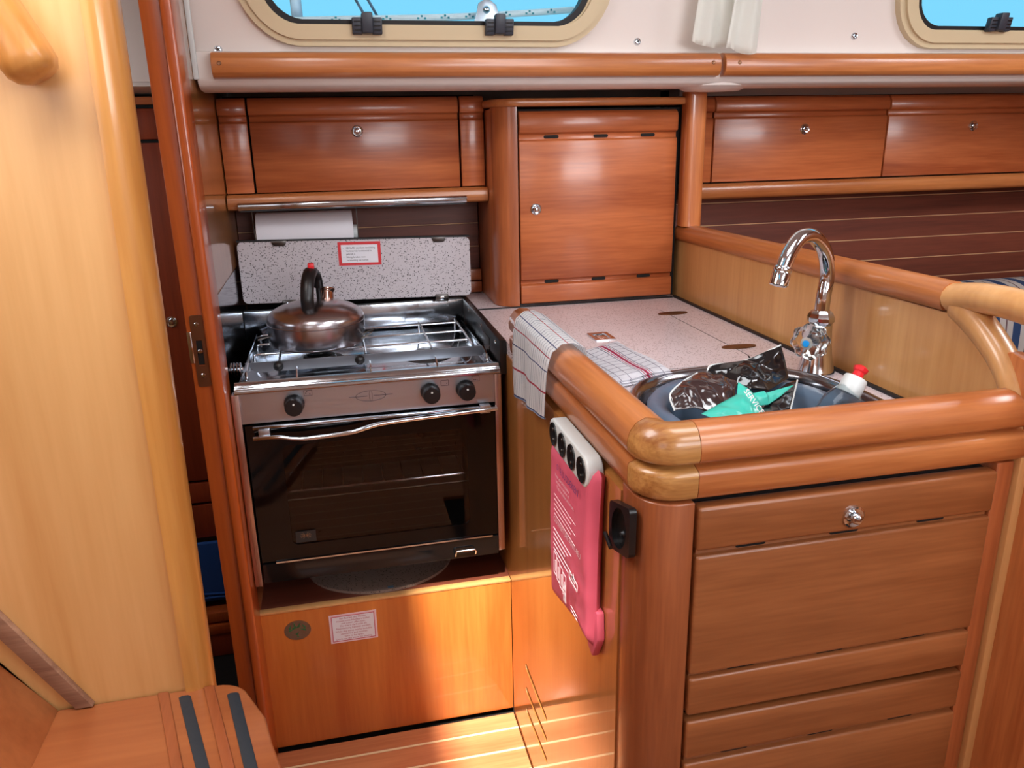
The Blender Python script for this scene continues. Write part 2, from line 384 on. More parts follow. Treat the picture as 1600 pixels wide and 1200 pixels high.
# moulded swelling above the pillar
STR(MB().lathe([(.0, -.012), (.06, -.010), (.085, 0), (.09, .012), (.07, .03)], (.815, 1.655, 1.338), sx=1.0, sy=.6), 'liner_swelling', GEL, wall)
for (ins, off, nm, c0) in ((i1, o1, 'window_1', .217), (i2, o2, 'window_2', 1.55)):
    g = MB().plate(off(.045), [ins], 'y', 1.604, 1.622)
    g.warp(lean); w_ = STR(g, nm, BEIGE)
    MB().plate(off(.032), [off(.004)], 'y', 1.597, 1.606).warp(lean).build('inner_frame', BEIGE, w_)
    MB().plate(off(.004), [[(c0+(p[0]-c0)*.965, 1.553+(p[1]-1.553)*.925) for p in ins]], 'y', 1.608, 1.636).warp(lean).build('gasket', RUBBER, w_)
    MB().prism([(c0+(p[0]-c0)*.99, 1.553+(p[1]-1.553)*.97) for p in ins], 'y', 1.628, 1.634).warp(lean).build('pane', GLASS, w_)
    for cx in ((.095, .342) if nm == 'window_1' else (1.452, 1.70)):
        dz = .0 if nm == 'window_1' else .014
        lt = MB(); z0 = 1.428+dz
        lt.box(cx-.027, cx-.009, 1.585, 1.60, z0, z0+.028, bev=.002)
        lt.box(cx+.009, cx+.027, 1.585, 1.60, z0, z0+.028, bev=.002)
        lt.box(cx-.010, cx+.010, 1.578, 1.60, z0+.001, z0+.036, bev=.003)
        l_ = lt.warp(lean).build('latch', CLIP, w_)
        rb = MB()
        for sgn in (-1, 1):
            for q in range(3): rb.box(cx+sgn*.018-.006, cx+sgn*.018+.006, 1.5835, 1.586, z0+.006+q*.007, z0+.008+q*.007)
        rb.warp(lean).build('grip_slot', BLK, l_)
for (cx, cz) in ((-.173, 1.405), (.633, 1.422), (1.123, 1.435)):
    b_ = MB().lathe([(.0, .006), (.003, .006), (.0035, .003), (.006, .004), (.0075, .002), (.0078, 0)], (cx, 1.621-(cz-1.45)*.22, cz), (0, -1, 0)).build('screw_cap', CHROME, wall)
    MB().lathe([(.0, .0075), (.0024, .0072), (.0026, .005)], (cx, 1.621-(cz-1.45)*.22, cz), (0, -1, 0), seg=10).build('screw', BLK, b_)

# ceiling with a hatch opening for the sun
STR(MB().plate([(-1.9, -1.6), (2.6, -1.6), (2.6, 1.62), (-1.9, 1.62)], [[(-.065, .10), (.15, .10), (.15, .60), (-.065, .60)]], 'z', 1.82, 1.86), 'ceiling', GEL)
# cabin behind the viewer
wf = STR(box(-1.9, 2.6, -1.06, -1.0, -.05, .35), 'wall_front', W_REDV)
STR(box(-1.9, 2.6, -1.06, -1.0, .35, 1.86), 'trim_1', GEL)
STR(box(2.58, 2.64, -1.6, 2.2, -.05, 1.86), 'wall_right', W_REDV)
STR(box(-1.96, -1.9, -1.6, 2.2, -.05, 1.86), 'wall_far_left', W_REDV)
# hull side behind everything
hull = STR(box(-1.9, 2.6, 2.12, 2.16, -.05, 1.38), 'wall_hull', GREYLIN)

# left bulkhead beside the stove, glossy wood with a polished steel guard
wl = STR(box(-.235, -.217, 1.46, 2.12, -.01, 1.84), 'wall_left', W_SIDE)
box(-.2168, -.2155, 1.462, 1.95, .35, .975, bev=.0004, seg=1).build('steel_guard', MIRROR, wl)
box(-.217, -.2075, 1.592, 1.60, 1.352, 1.84, bev=.002).build('sealant_bead', WHITE, wl)

# big pale bulkhead at the left
tilt = lambda x, y_, z_: (x-(1.42-z_)*.013, y_, z_)
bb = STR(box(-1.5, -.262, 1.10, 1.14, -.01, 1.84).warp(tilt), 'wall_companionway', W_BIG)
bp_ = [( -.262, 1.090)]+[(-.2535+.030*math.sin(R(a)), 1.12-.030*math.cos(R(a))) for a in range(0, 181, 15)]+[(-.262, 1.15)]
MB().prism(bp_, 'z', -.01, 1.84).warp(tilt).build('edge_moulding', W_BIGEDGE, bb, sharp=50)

# door frame post
dp = STR(box(-.254, -.223, 1.392, 1.46, -.01, 1.84, bev=.002), 'door_1', W_POST)
box(-.223, -.205, 1.378, 1.462, -.01, 1.84, bev=.005, seg=3).build('door_stop', W_POST, dp)
sp_ = MB().plate(rrect(-.2465, -.2255, .842, .968, .004), [rrect(-.241, -.231, .88, .925, .001, 2)], 'y', 1.3895, 1.392).build('strike_plate', BRASS, dp)
box(-.2410, -.2312, 1.3915, 1.3925, .881, .924).build('latch_hole', SLOT, sp_, smooth=False)
for zz in (.862, .905, .952): MB().lathe([(.0, .002), (.003, .0018), (.0045, 0)], (-.236, 1.3893, zz), (0, -1, 0), seg=12).build('screw', CHROME, sp_)
box(-.254, -.2465, 1.3885, 1.394, .885, .94, bev=.001).build('strike_lip', CHROME, sp_)

# dark planked back of the recess above the stove
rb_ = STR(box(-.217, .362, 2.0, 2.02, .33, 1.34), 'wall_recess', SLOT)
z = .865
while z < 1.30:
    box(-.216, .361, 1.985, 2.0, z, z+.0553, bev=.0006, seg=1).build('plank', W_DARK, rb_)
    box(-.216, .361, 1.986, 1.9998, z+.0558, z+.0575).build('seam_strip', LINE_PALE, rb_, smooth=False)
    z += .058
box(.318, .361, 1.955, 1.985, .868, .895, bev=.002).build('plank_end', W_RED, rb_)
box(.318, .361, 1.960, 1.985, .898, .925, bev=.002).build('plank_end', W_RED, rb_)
STR(box(-.217, .312, 1.470, 2.0, .31, .338), 'trim_2', W_DARK)
# planked hull lining behind the settee on the right
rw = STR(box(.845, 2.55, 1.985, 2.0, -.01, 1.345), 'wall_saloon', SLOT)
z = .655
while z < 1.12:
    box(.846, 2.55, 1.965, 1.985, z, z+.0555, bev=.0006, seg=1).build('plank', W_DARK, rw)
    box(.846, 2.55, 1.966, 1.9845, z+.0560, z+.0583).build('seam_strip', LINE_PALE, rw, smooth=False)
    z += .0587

# ================================================================ TRIM RAIL UNDER THE PORTLIGHTS
def grip(x0, x1, name, label):
    pr = [(1.592, 1.398), (1.580, 1.3955), (1.572, 1.386), (1.570, 1.374), (1.5725, 1.362), (1.58, 1.3545), (1.596, 1.3525), (1.606, 1.375), (1.604, 1.398)]
    o = MB().prism(pr, 'x', x0, x1, bev=.0012).build(name, W_RAIL, None, sharp=60, label=label, category='trim rail', group='rails under the portlights')
    return o
def screws(par, pts, y, ax=(0, -1, 0), r=.0042):
    for (cx, cz) in pts: MB().lathe([(.0, .0012), (r*.6, .0014), (r, 0)], (cx, y, cz), ax, seg=12).build('screw', BRASS, par)
g1 = grip(-.182, .793, 'trim_rail', 'long varnished rail under the large portlight, left of the cream curtain')
g2 = grip(.803, 2.5, 'trim_rail', 'varnished rail running right from the cream curtain under the second portlight')
screws(g1, ((-.168, 1.377), (.775, 1.378)), 1.5705); screws(g2, ((.832, 1.378),), 1.5705)

# ================================================================ UPPER LOCKERS
def wave(yf, z0, z1):
    """front profile (y,z): rolled top band, groove, flat below"""
    zt = z1
    return [(yf+.018, z0), (yf+.0015, z0), (yf, z0+.0015), (yf, zt-.052), (yf+.0015, zt-.0495), (yf+.006, zt-.0485), (yf+.006, zt-.0375), (yf+.002, zt-.036),
            (yf-.004, zt-.034), (yf-.0055, zt-.030), (yf-.005, zt-.014), (yf-.001, zt-.005), (yf+.006, zt), (yf+.018, zt)]
def board(x0, x1, yf, z0, z1, name, mat, par, **k):
    return MB().prism(wave(yf, z0, z1), 'x', x0, x1, bev=.0007, seg=1).build(name, mat, par, sharp=50, **k)
def knob(par, c, ax=(0, -1, 0), s=1.0):
    k_ = MB().lathe([(.0, .003), (.006*s, .003), (.0105*s, .0045), (.0125*s, .003), (.013*s, 0)], c, ax, seg=24).build('knob', CHROME, par)
    MB().lathe([(.0, .0125*s), (.0035*s, .0118*s), (.0058*s, .009*s), (.0062*s, .0055), (.0052*s, .003)], c, ax, seg=20).build('push_button', CHROME, k_)
    return k_
def shelf_rail(par, x0, x1, y0, y1, z0, z1):
    MB().prism([(y1, z0), (y0+.006, z0), (y0+.001, z0+.006), (y0, (z0+z1)/2), (y0+.001, z1-.006), (y0+.006, z1), (y1, z1)], 'x', x0, x1).build('shelf_rail', W_RAIL, par, sharp=60)
L1 = thing('wall_locker', (.06, 1.95, 1.10), 'overhead wooden locker with one wide flap door above the stove', 'cabinet')
box(-.215, .36, 1.885, 1.984, 1.12, 1.333).build('carcass', SLOT, L1, smooth=False)
board(-.215, -.1575, 1.862, 1.135, 1.332, 'filler_board', W_RED, L1)
d_ = board(-.1525, .2995, 1.862, 1.135, 1.332, 'door', W_RED, L1); knob(d_, (.074, 1.862, 1.261))
board(.3045, .358, 1.862, 1.135, 1.332, 'filler_board', W_RED, L1)
shelf_rail(L1, -.215, .36, 1.838, 1.984, 1.101, 1.1325)
# lamp strip under the shelf
lm = thing('strip_lamp', (.06, 1.81, 1.09), 'slim chrome strip lamp fixed under the shelf above the stove', 'lamp')
MB().prism([(1.824, 1.1015), (1.8378, 1.1010), (1.8378, 1.117), (1.829, 1.1175), (1.824, 1.114)], 'x', -.193, .308, bev=.002).build('housing', MIRROR, lm)
MB().prism([(1.8255, 1.0985), (1.8365, 1.0985), (1.8365, 1.1012), (1.8255, 1.1012)], 'x', -.188, .303).build('diffuser', RUBBER, lm)
# right hand locker row
L2 = thing('wall_locker', (1.7, 1.95, 1.08), 'overhead wooden locker row with two knobbed doors right of the upright pillar', 'cabinet')
box(.85, 2.5, 1.885, 1.964, 1.11, 1.328).build('carcass', SLOT, L2, smooth=False)
box(.852, 2.5, 1.90, 1.964, 1.329, 1.351).build('back_fillet', GREYLIN, L2)
board(.852, .9265, 1.862, 1.125, 1.326, 'filler_board', W_RED, L2)
for (a, b, kx) in ((.931, 1.4085, 1.175), (1.4135, 1.93, 1.668), (1.935, 2.48, 2.2)):
    d_ = board(a, b, 1.862, 1.125, 1.326, 'door', W_RED, L2); knob(d_, (kx, 1.862, 1.247))
shelf_rail(L2, .852, 2.5, 1.832, 1.964, 1.086, 1.121)

# ================================================================ CORNER CABINET AT THE BACK OF THE WORKTOP
CC = thing('corner_cabinet', (.58, 1.88, .865), 'tall corner cabinet standing on the worktop with a rounded left edge', 'cabinet')
box(.40, .80, 1.776, 1.984, .868, 1.30).build('carcass', SLOT, CC, smooth=False)
box(.362, .40, 1.80, 1.984, .8665, 1.302, bev=.002).build('side_panel', W_REDV, CC)
pl_ = [(.412, 1.757)]+[(.412-.05*math.sin(R(a)), 1.807-.05*math.cos(R(a))) for a in range(0, 91, 10)]+[(.412, 1.807)]
MB().prism(pl_, 'z', .8665, 1.305).build('rounded_post', W_REDV, CC, sharp=60)
cn = [(.80, 1.742)]+[(.417-.062*math.sin(R(a)), 1.804-.062*math.cos(R(a))) for a in range(0, 91, 10)]+[(.355, 1.98), (.80, 1.98)]
MB().prism(cn, 'z', 1.305, 1.3215, bev=.006, seg=3).build('top_moulding', W_RAIL, CC, sharp=60)
dr = MB().prism([(1.775, .872), (1.757, .872), (1.755, .874), (1.755, .912), (1.758, .9155), (1.763, .917), (1.763, .925), (1.758, .926), (1.756, .928), (1.756, 1.232), (1.758, 1.2345),
                 (1.763, 1.236), (1.763, 1.2475), (1.757, 1.249), (1.753, 1.252), (1.752, 1.280), (1.756, 1.290), (1.764, 1.2955), (1.775, 1.2955)], 'x', .4165, .786, bev=.0006, seg=1).build('door', W_RED, CC, sharp=50)
knob(dr, (.452, 1.756, 1.087))
for zz in (1.2415, .9205):
    for cx in (.49, .605, .717): MB().prism(rrect(cx-.017, cx+.017, zz-.0035, zz+.0035, .0034, 4), 'y', 1.7615, 1.764).build('finger_slot', SLOT, dr)
# upright pillar in the corner
PP = thing('pillar', (.82, 1.745, 1.03), 'upright rounded wooden pillar at the back end of the partition', 'post')
MB().prism(rrect(.797, .844, 1.722, 1.772, .014, 5), 'z', 1.036, 1.331).build('shaft', W_RAILZ, PP, sharp=60)

# ================================================================ WORKTOP
WT = thing('worktop', (.56, 1.3, .83), 'speckled pinkish worktop with an inset lid behind the sink', 'worktop')
SE = ell(.585, .975, .170, .186, 48, 2.35)
hatch = rrect(.424, .708, 1.19, 1.668, .05, 6)
hatch_in = rrect(.4275, .7045, 1.1935, 1.6645, .0475, 6)
MB().plate([(.342, .772), (.80, .772), (.80, 1.98), (.3135, 1.98), (.3135, 1.412), (.342, 1.412)], [SE, hatch], 'z', .84, .865).build('top', LAM, WT, smooth=False)
MB().plate(hatch, [hatch_in], 'z', .845, .8643).build('hatch_seat', SLOT, WT, smooth=False)
hl = MB().prism(hatch_in, 'z', .843, .8655).build('hatch_lid', LAM, WT)
ltc = MB().plate(rrect(.478, .520, 1.404, 1.462, .003), [rrect(.486, .512, 1.414, 1.452, .002)], 'z', .8655, .868).build('latch', CHROME, hl)
box(.489, .509, 1.418, 1.448, .8656, .8672, bev=.001).build('latch_tongue', CHROME, ltc)
for cy in (1.585, 1.288): MB().prism(ell(.717, cy, .034, .013, 28), 'z', .8656, .8675).build('hinge', BRONZE, WT)
box(.792, .8005, .79, 1.756, .865, .8695, bev=.001).build('black_seal', RUBBER, WT)
box(.3125, .79, 1.7505, 1.756, .8651, .8675).build('black_seal', RUBBER, WT, smooth=False)

# ================================================================ SINK
SK = thing('sink', (.585, .975, .70), 'oval stainless steel sink set into the worktop', 'sink')
def ring(sc, z, e=2.35): return [(.585+(p[0]-.585)*sc, .975+(p[1]-.975)*sc, z) for p in ell(.585, .975, .170, .186, 48, e)]
rm = [ring(1.055, .8655), ring(1.06, .868), ring(1.045, .8715), ring(1.02, .872), ring(.985, .868), ring(.96, .858), ring(.92, .80), ring(.86, .735), ring(.75, .718), ring(.4, .712), ring(.39, .711),
      ring(.39, .706), ring(.76, .714), ring(.88, .732), ring(.94, .80), ring(.975, .85), ring(.985, .8655)]
MB().rings(rm, close=True, cap=False).build('bowl', SINKST, SK, sharp=70)
MB().prism([(p[0], p[1]) for p in ring(.395, 0)], 'z', .7065, .712).build('drain', GREYST, SK)

TB = thing('dish_tub', (.575, .965, .715), 'blue grey plastic tub sitting inside the sink', 'tub')
def tring(sx, sy, z, ox=0, oy=0): return [(.568+ox+(p[0]-.585)*sx*.95, .966+oy+(p[1]-.975)*sy*.97, z-.004) for p in ell(.585, .975, .170, .186, 48, 2.2)]
MB().rings([tring(.84, .84, .858), tring(.90, .90, .866), tring(.86, .86, .875), tring(.76, .78, .874), tring(.70, .72, .862), tring(.66, .68, .80), tring(.55, .58, .73), tring(.2, .2, .728),
            tring(.2, .2, .722), tring(.57, .60, .724), tring(.69, .71, .79), tring(.76, .76, .85)], close=True, cap=False).build('bowl', TUB, TB, sharp=80)
MB().prism([(p[0], p[1]) for p in tring(.205, .205, 0)], 'z', .7225, .7275).build('base', TUB, TB)

# ================================================================ RAIL AROUND THE WORKTOP
def railprof():
    # (outward, z) closed
    return [(-.040, .860), (-.043, .905), (-.041, .920), (-.034, .932), (-.022, .939), (-.008, .941), (.003, .936), (.0105, .926), (.0135, .914), (.0130, .904), (.0095, .8985), (.0010, .8980),
            (-.0040, .8960), (-.0040, .8925), (.0030, .8905), (.0105, .8880), (.0120, .8830), (.0120, .866), (.0100, .857), (.004, .853), (-.020, .853), (-.020, .860)]
XR, YR, CR = .3205, .7505, .036
def zr(z): return z
def rail_path(seg):
    # list of (x,y,nx,ny) outward normals
    if seg == 'side': return [(XR, 1.405-(1.405-.7875)*k/12, -1, 0) for k in range(13)]
    if seg == 'corner':
        o = []
        for k in range(11):
            a = R(180+90*k/10); o.append((XR+CR+CR*math.cos(a), YR+CR+CR*math.sin(a), math.cos(a), math.sin(a)))
        return o+[(.374, YR, 0, -1)]
    return [(.3748+(.790-.3748)*k/8, YR, 0, -1) for k in range(9)]
RL = thing('worktop_rail', (.55, 1.0, .84), 'thick moulded wooden rail around the front and side of the worktop', 'rail')
for seg, mt in (('side', W_RAILY), ('corner', W_CORNER), ('front', W_RAIL)):
    pth = rail_path(seg); pr = [(o_, zr(z_)) for o_, z_ in railprof()]
    if seg == 'side':
        rs = []
        # rounded far end
        for (s_, dy) in ((.55, .010), (.85, .006), (.97, .002)):
            x, y_, nx, ny = pth[0]
            rs.append([(x+nx*(-.018+(o_+.018)*s_), y_+dy, .887+(z_-.887)*s_) for o_, z_ in pr])
        rs += [[(x+nx*o_, y_+ny*o_, z_) for o_, z_ in pr] for x, y_, nx, ny in pth]
    else:
        cx_, cy_ = XR+CR, YR+CR
        rs = [[(x+nx*max(o_, -CR+.001), y_+ny*max(o_, -CR+.001), z_) if (seg == 'corner' and abs(nx*ny) > 1e-6) else (x+nx*o_, y_+ny*o_, z_) for o_, z_ in pr] for x, y_, nx, ny in pth]
        if seg == 'front':
            x, y_, nx, ny = pth[-1]
            for dx_, dz_ in ((.006, .003), (.011, .010), (.014, .022)): rs.append([(x+(dx_ if z_ > .893 else dx_*1.35), y_-o_*(1-dz_*(4 if z_ > .893 else .5)), min(z_, .942-dz_)) for o_, z_ in pr])
    MB().rings(rs).build('rail_section', mt, RL, sharp=60, label={'side': 'side rail section', 'corner': 'paler rounded corner section', 'front': 'front rail section'}[seg])

# ================================================================ SINK CABINET
SB = thing('sink_cabinet', (.56, 1.1, 0), 'floor standing wooden sink cabinet with drawer fronts and vented side panel', 'cabinet')
vent = []
for z0, z1 in ((.207, .207), (.150, .160), (.099, .112)):
    vent.append([(1.325, z0+.0), (1.170, z1+.0), (1.164, z1+.007), (1.170, z1+.014), (1.325, z0+.014), (1.332, z0+.007)][::-1])
sd = MB().plate([(.815, -.01), (1.452, -.01), (1.452, .339), (1.985, .339), (1.985, .8395), (.815, .8395)], vent, 'x', .312, .325).build('side_panel', W_SIDE, SB, smooth=False)
box(.3262, .34, 1.14, 1.35, .08, .24).build('vent_backing', W_HONEY, SB, smooth=False)
cp = [(.372, .739)]+[(.3565-.043*math.sin(R(a)), .782-.043*math.cos(R(a))) for a in range(0, 91, 9)]+[(.3135, .815), (.372, .815)]
MB().prism(cp, 'z', -.01, .8515, bev=.002).build('corner_post', wood('brown_post_wood', (124, 64, 34), (156, 88, 50), 'z', coat=.4, crough=.16, freq=1.3), SB, sharp=60)
box(.374, .80, .80, .815, -.01, .83).build('carcass', SLOT, SB, smooth=False)
box(.374, .80, .757, .80, .822, .839).build('top_rail', SLOT, SB, smooth=False)
box(.7765, .803, .745, .80, -.01, .8515, bev=.003).build('stile', W_REDV, SB)
def front(z0, z1, x1=.772, kx=None, nm='drawer_front'):
    d = MB().box(.3755, x1, .736, .757, z0, z1, bev=.004, seg=3).build(nm, W_DRAWER, SB, sharp=60)
    return d
t1 = front(.7905, .8445); knob(t1, (.574, .736, .810), s=1.1)
t2 = front(.6225, .7835); t3 = front(.5630, .6165); t4 = front(.4975, .5535); t5 = front(.34, .489); front(.28, .332); front(.1, .272)
for zz, y_ in ((.7872, 0), (.6195, 0), (.4932, 0)):
    box(.378, .770, .7445, .80, zz-.005, zz+.005).build('groove_board', W_DRAWER, SB, smooth=False)
    for cx in (.447, .570, .690):
        MB().prism(rrect(cx-.019, cx+.019, zz-.0024, zz+.0024, .0023, 4), 'y', .7435, .7450).build('finger_slot', SLOT, SB)

# ================================================================ PARTITION BEHIND THE TAP
DV = thing('partition', (.83, 1.3, 0), 'low honey coloured wooden partition to the right of the sink and tap', 'partition')
MB().prism([(1.98, -.01), (1.98, 1.005), (.89, 1.005), (.858, .992), (.822, .965), (.795, .93), (.778, .88), (.778, -.01)], 'x', .812, .826).build('panel', W_HONEY, DV, smooth=False)
pr = [(.806, 1.0), (.801, 1.008), (.799, 1.020), (.803, 1.031), (.812, 1.037), (.828, 1.038), (.839, 1.033), (.845, 1.022), (.843, 1.008), (.836, 1.0)]
MB().rings([[(x, y_, z_+(1.745-y_)*.010) for x, z_ in pr] for y_ in (1.78, 1.5, 1.2, 1.0, .905)]).build('top_rail', W_RAILY, DV, sharp=60)
def oval(c, t, wx, wn, n=14):
    t = Vector(t).normalized(); x = Vector((1, 0, 0)); u = t.cross(x).normalized()
    return [Vector(c)+x*wx*math.cos(2*math.pi*k/n)+u*wn*math.sin(2*math.pi*k/n) for k in range(n)]
def ovtube(pts, wx, wn):
    P_ = bez(pts, 6); rs = []
    for i, p in enumerate(P_):
        t = P_[min(i+1, len(P_)-1)]-P_[max(i-1, 0)]
        f = i/(len(P_)-1); rs.append(oval(p, t, wx, wn if not callable(wn) else wn(f)))
    return MB().rings(rs)
ovtube([(.822, .9045, 1.0255), (.822, .86, 1.033), (.822, .80, 1.035), (.824, .72, 1.025), (.826, .64, .99), (.828, .60, .93), (.83, .585, .85), (.83, .58, .70)], .023, .020).build('grab_handle', W_HONEY, DV, sharp=70)
ovtube([(.822, .89, 1.018), (.822, .862, 1.003), (.822, .83, .982), (.822, .80, .955), (.822, .775, .915), (.822, .762, .86)], .020, lambda f: .022-.008*f).build('handle_brace', W_HONEY, DV, sharp=70)
MB().prism([(.815, .972), (.79, .978), (.74, .966), (.66, .955), (.60, .90), (.585, .8), (.585, -.01), (.77, -.01), (.77, .86), (.79, .93)], 'x', .815, .832, bev=.002).build('infill_panel', W_RAILZ, DV)
box(.8035, .850, .738, .80, -.01, .858, bev=.003).build('end_post', W_HONEY, DV)
MB().tube([(.853, .735, -.01), (.853, .735, .60), (.853, .735, .90)], .014, 14).build('edge_bead', W_RAILZ, DV, sharp=70)

# ================================================================ LOWER STOVE PANEL
FP = thing('stove_plinth', (.05, 1.46, 0), 'low amber wooden panel closing the space under the oven', 'panel')
box(-.207, .3115, 1.455, 1.469, .008, .334, bev=.001).build('panel', W_AMBER, FP)
box(-.207, .3115, 1.4535, 1.4705, .334, .3395, bev=.0015).build('edge_strip', W_HONEY, FP)
st = MB().prism(ell(-.1365, .290, .0265, .0225, 30), 'y', 1.4538, 1.4549).build('round_sticker', SILF, FP)
sg = MB()
for (cx, cz, a, l) in ((-.150, .300, 70, .012), (-.142, .304, 100, .013), (-.132, .303, 60, .012), (-.124, .299, 120, .011), (-.148, .292, 20, .012), (-.126, .291, 160, .012), (-.137, .277, 90, .006), (-.137, .297, 10, .02), (-.137, .283, 40, .008)):
    ca, sa = math.cos(R(a)), math.sin(R(a))
    sg.prism([(cx-ca*l/2-sa*.0022, cz-sa*l/2+ca*.0022), (cx+ca*l/2, cz+sa*l/2), (cx-ca*l/2+sa*.0022, cz-sa*l/2-ca*.0022)], 'y', 1.4534, 1.4538)
sg.build('green_emblem', GREENF, st)
ns = box(-.0730, .0235, 1.4540, 1.4549, .2455, .3125).build('notice_sticker', plain('pale_pink_border', (236, 208, 214), .5), FP, smooth=False)
MB().plate([(-.0690, .2490), (.0195, .2490), (.0195, .3090), (-.0690, .3090)], [[(-.0672, .2506), (.0177, .2506), (.0177, .3074), (-.0672, .3074)]], 'y', 1.4535, 1.4540).build('border', plain('rose_border', (196, 92, 110), .5), ns, smooth=False)
box(-.0672, .0177, 1.4537, 1.4540, .2506, .3074).build('label_field', STWHITE, ns, smooth=False)
lines = ["Bei Betrieb des Herdes", "m\u00fcssen verschlie\u00dfbare L\u00fcfter", "und Luken offen sein.", "Der Herd darf nicht als", "Raumheizung benutzt werden.", "While the stove works lockable", "ventilators and hatches", "have to be open.", "Don't use the stove for heating."]
for i, t_ in enumerate(lines): text(t_, .0058, (-.0247, 1.4534, .3015-i*.00600-(0.001 if i > 4 else 0)), (1, 0, 0), (0, 0, 1), INKR, ns, align='CENTER')
IP = thing('inspection_plate', (.045, 1.56, .338), 'round speckled board with a finger hole lying below the oven', 'board')
MB().plate(ell(.045, 1.60, .158, .128, 48), [ell(.045, 1.625, .012, .009, 16)], 'z', .3382, .344).build('disc', LAM3, IP)
box(.052, .064, 1.478, 1.486, .3440, .3445).build('blue_sticker', plain('faded_blue', (90, 130, 160), .5), IP, smooth=False)
STR(box(-.2155, -.205, 1.47, 1.9, .338, .345), 'trim_3', W_RED)

# ================================================================ STOVE
SV = thing('stove', (.05, 1.65, .41), 'stainless steel gimballed marine stove with oven and black knobs', 'stove')
X0, X1 = -.190, .291
# cavity walls
cv = MB(); cv.box(X0+.006, X1-.006, 1.855, 1.865, .42, .795); cv.box(X0+.004, X0+.008, 1.462, 1.86, .42, .795); cv.box(X1-.008, X1-.004, 1.462, 1.86, .42, .795)
cv.box(X0+.006, X1-.006, 1.462, 1.86, .785, .792); cv.box(X0+.006, X1-.006, 1.462, 1.86, .42, .428)
cv.build('oven_cavity', ENAMEL, SV, smooth=False)
box(X0+.03, X1-.03, 1.47, 1.84, .474, .478, bev=.001).build('oven_tray', GREYST, SV)
rk = MB(); rk.tube([(X0+.02, 1.475, .59), (X1-.02, 1.475, .59)], .0025, 8); rk.tube([(X0+.02, 1.475, .572), (X1-.02, 1.475, .572)], .0016, 6)
for i in range(11): xx = X0+.05+i*.04; rk.tube([(xx, 1.473, .592), (xx, 1.80, .592)], .0014, 6)
rk.build('oven_rack', CHROME, SV)
box(X0, X1, 1.441, 1.462, .748, .8065, bev=.0008, seg=1).build('control_panel', STEEL, SV)
for a, b, nm in ((-.2035, -.1895, 0), (.2835, .2965, 1)):
    box(a, b, 1.434, 1.458, .413 if nm == 0 else .425, .8075, bev=.001).build('side_strip', brushed('brushed_strip', (196, 172, 166), 'z', .2), SV)
# door
dz0, dz1 = .462, .7455
fr = MB().plate([(X0+.004, dz0), (X1-.008, dz0), (X1-.008, dz1), (X0+.004, dz1)], [rrect(-.125, .226, .492, .700, .012)], 'y', 1.438, 1.446)
DR = fr.build('oven_door', plain('black_door_glass', (7, 6, 7), .08, Specular_IOR_Level=.35), SV, smooth=False)
MB().prism(rrect(-.126, .227, .491, .701, .012), 'y', 1.4395, 1.4435).build('window_pane', OVGLASS, DR)
hd = MB().tube([Vector((x, yy, z_)) for x, yy, z_ in bez([(-.172, 1.425, .7245), (-.13, 1.42, .7255), (-.10, 1.415, .7215), (-.07, 1.412, .7205), (.0, 1.412, .7235), (.03, 1.414, .7290), (.06, 1.418, .7335), (.12, 1.422, .7355), (.20, 1.424, .7375), (.286, 1.426, .7395)], 6)], .0042, 12)
hd.build('door_handle', CHROME, DR)
box(-.172, .275, 1.428, 1.438, .7395, .7455, bev=.002).build('top_bar', MIRROR, DR)
for xx, zz in ((-.152, .733), (.262, .7405)): box(xx-.010, xx+.010, 1.424, 1.438, zz-.008, zz+.008, bev=.001).build('handle_bracket', STEEL, DR)
lg = MB().box(-.118, -.080, 1.4365, 1.4385, .497, .520)
lg.build('glass_sticker', plain('dark_silver', (60, 64, 66), .3, .6), DR, smooth=False)
for a in range(0, 180, 30): MB().box(-.0105, .0105, 1.4358, 1.4364, -.0005, .0005).warp(lambda x, y_, z_, a=a: (-.099+x*math.cos(R(a)), y_, .511+x*.75*math.sin(R(a))+z_)).build('emblem_ray', SILF, DR, smooth=False)
box(X0+.004, X1-.008, 1.436, 1.462, .417, .458, bev=.001).build('base_strip', plain('dark_polished_steel', (70, 74, 78), .12, .9), SV)
cl = MB().tube([(.192, 1.434, .424), (.192, 1.428, .434), (.194, 1.427, .438), (.232, 1.427, .438), (.234, 1.428, .434), (.234, 1.434, .424)], .0018, 8)
cl.build('wire_clip', CHROME, SV)
box(X0+.03, X1-.02, 1.434, 1.438, .4585, .4615).build('drip_lip', CHROME, SV, smooth=False)
# knobs
for xx in (-.094, .158, .226):
    kb = MB().lathe([(.0, 0), (.0165, 0), (.0185, .004), (.0185, .008), (.0165, .012), (.0155, .022), (.0165, .030), (.0150, .034), (.0, .0345)], (xx, 1.441, .782), (0, -1, 0), seg=32).build('control_knob', BLK, SV)
    MB().lathe([(.0, .0358), (.0018, .0356), (.002, .0335)], (xx, 1.441, .7895), (0, -1, 0), seg=12).build('white_dot', WHITE, kb)
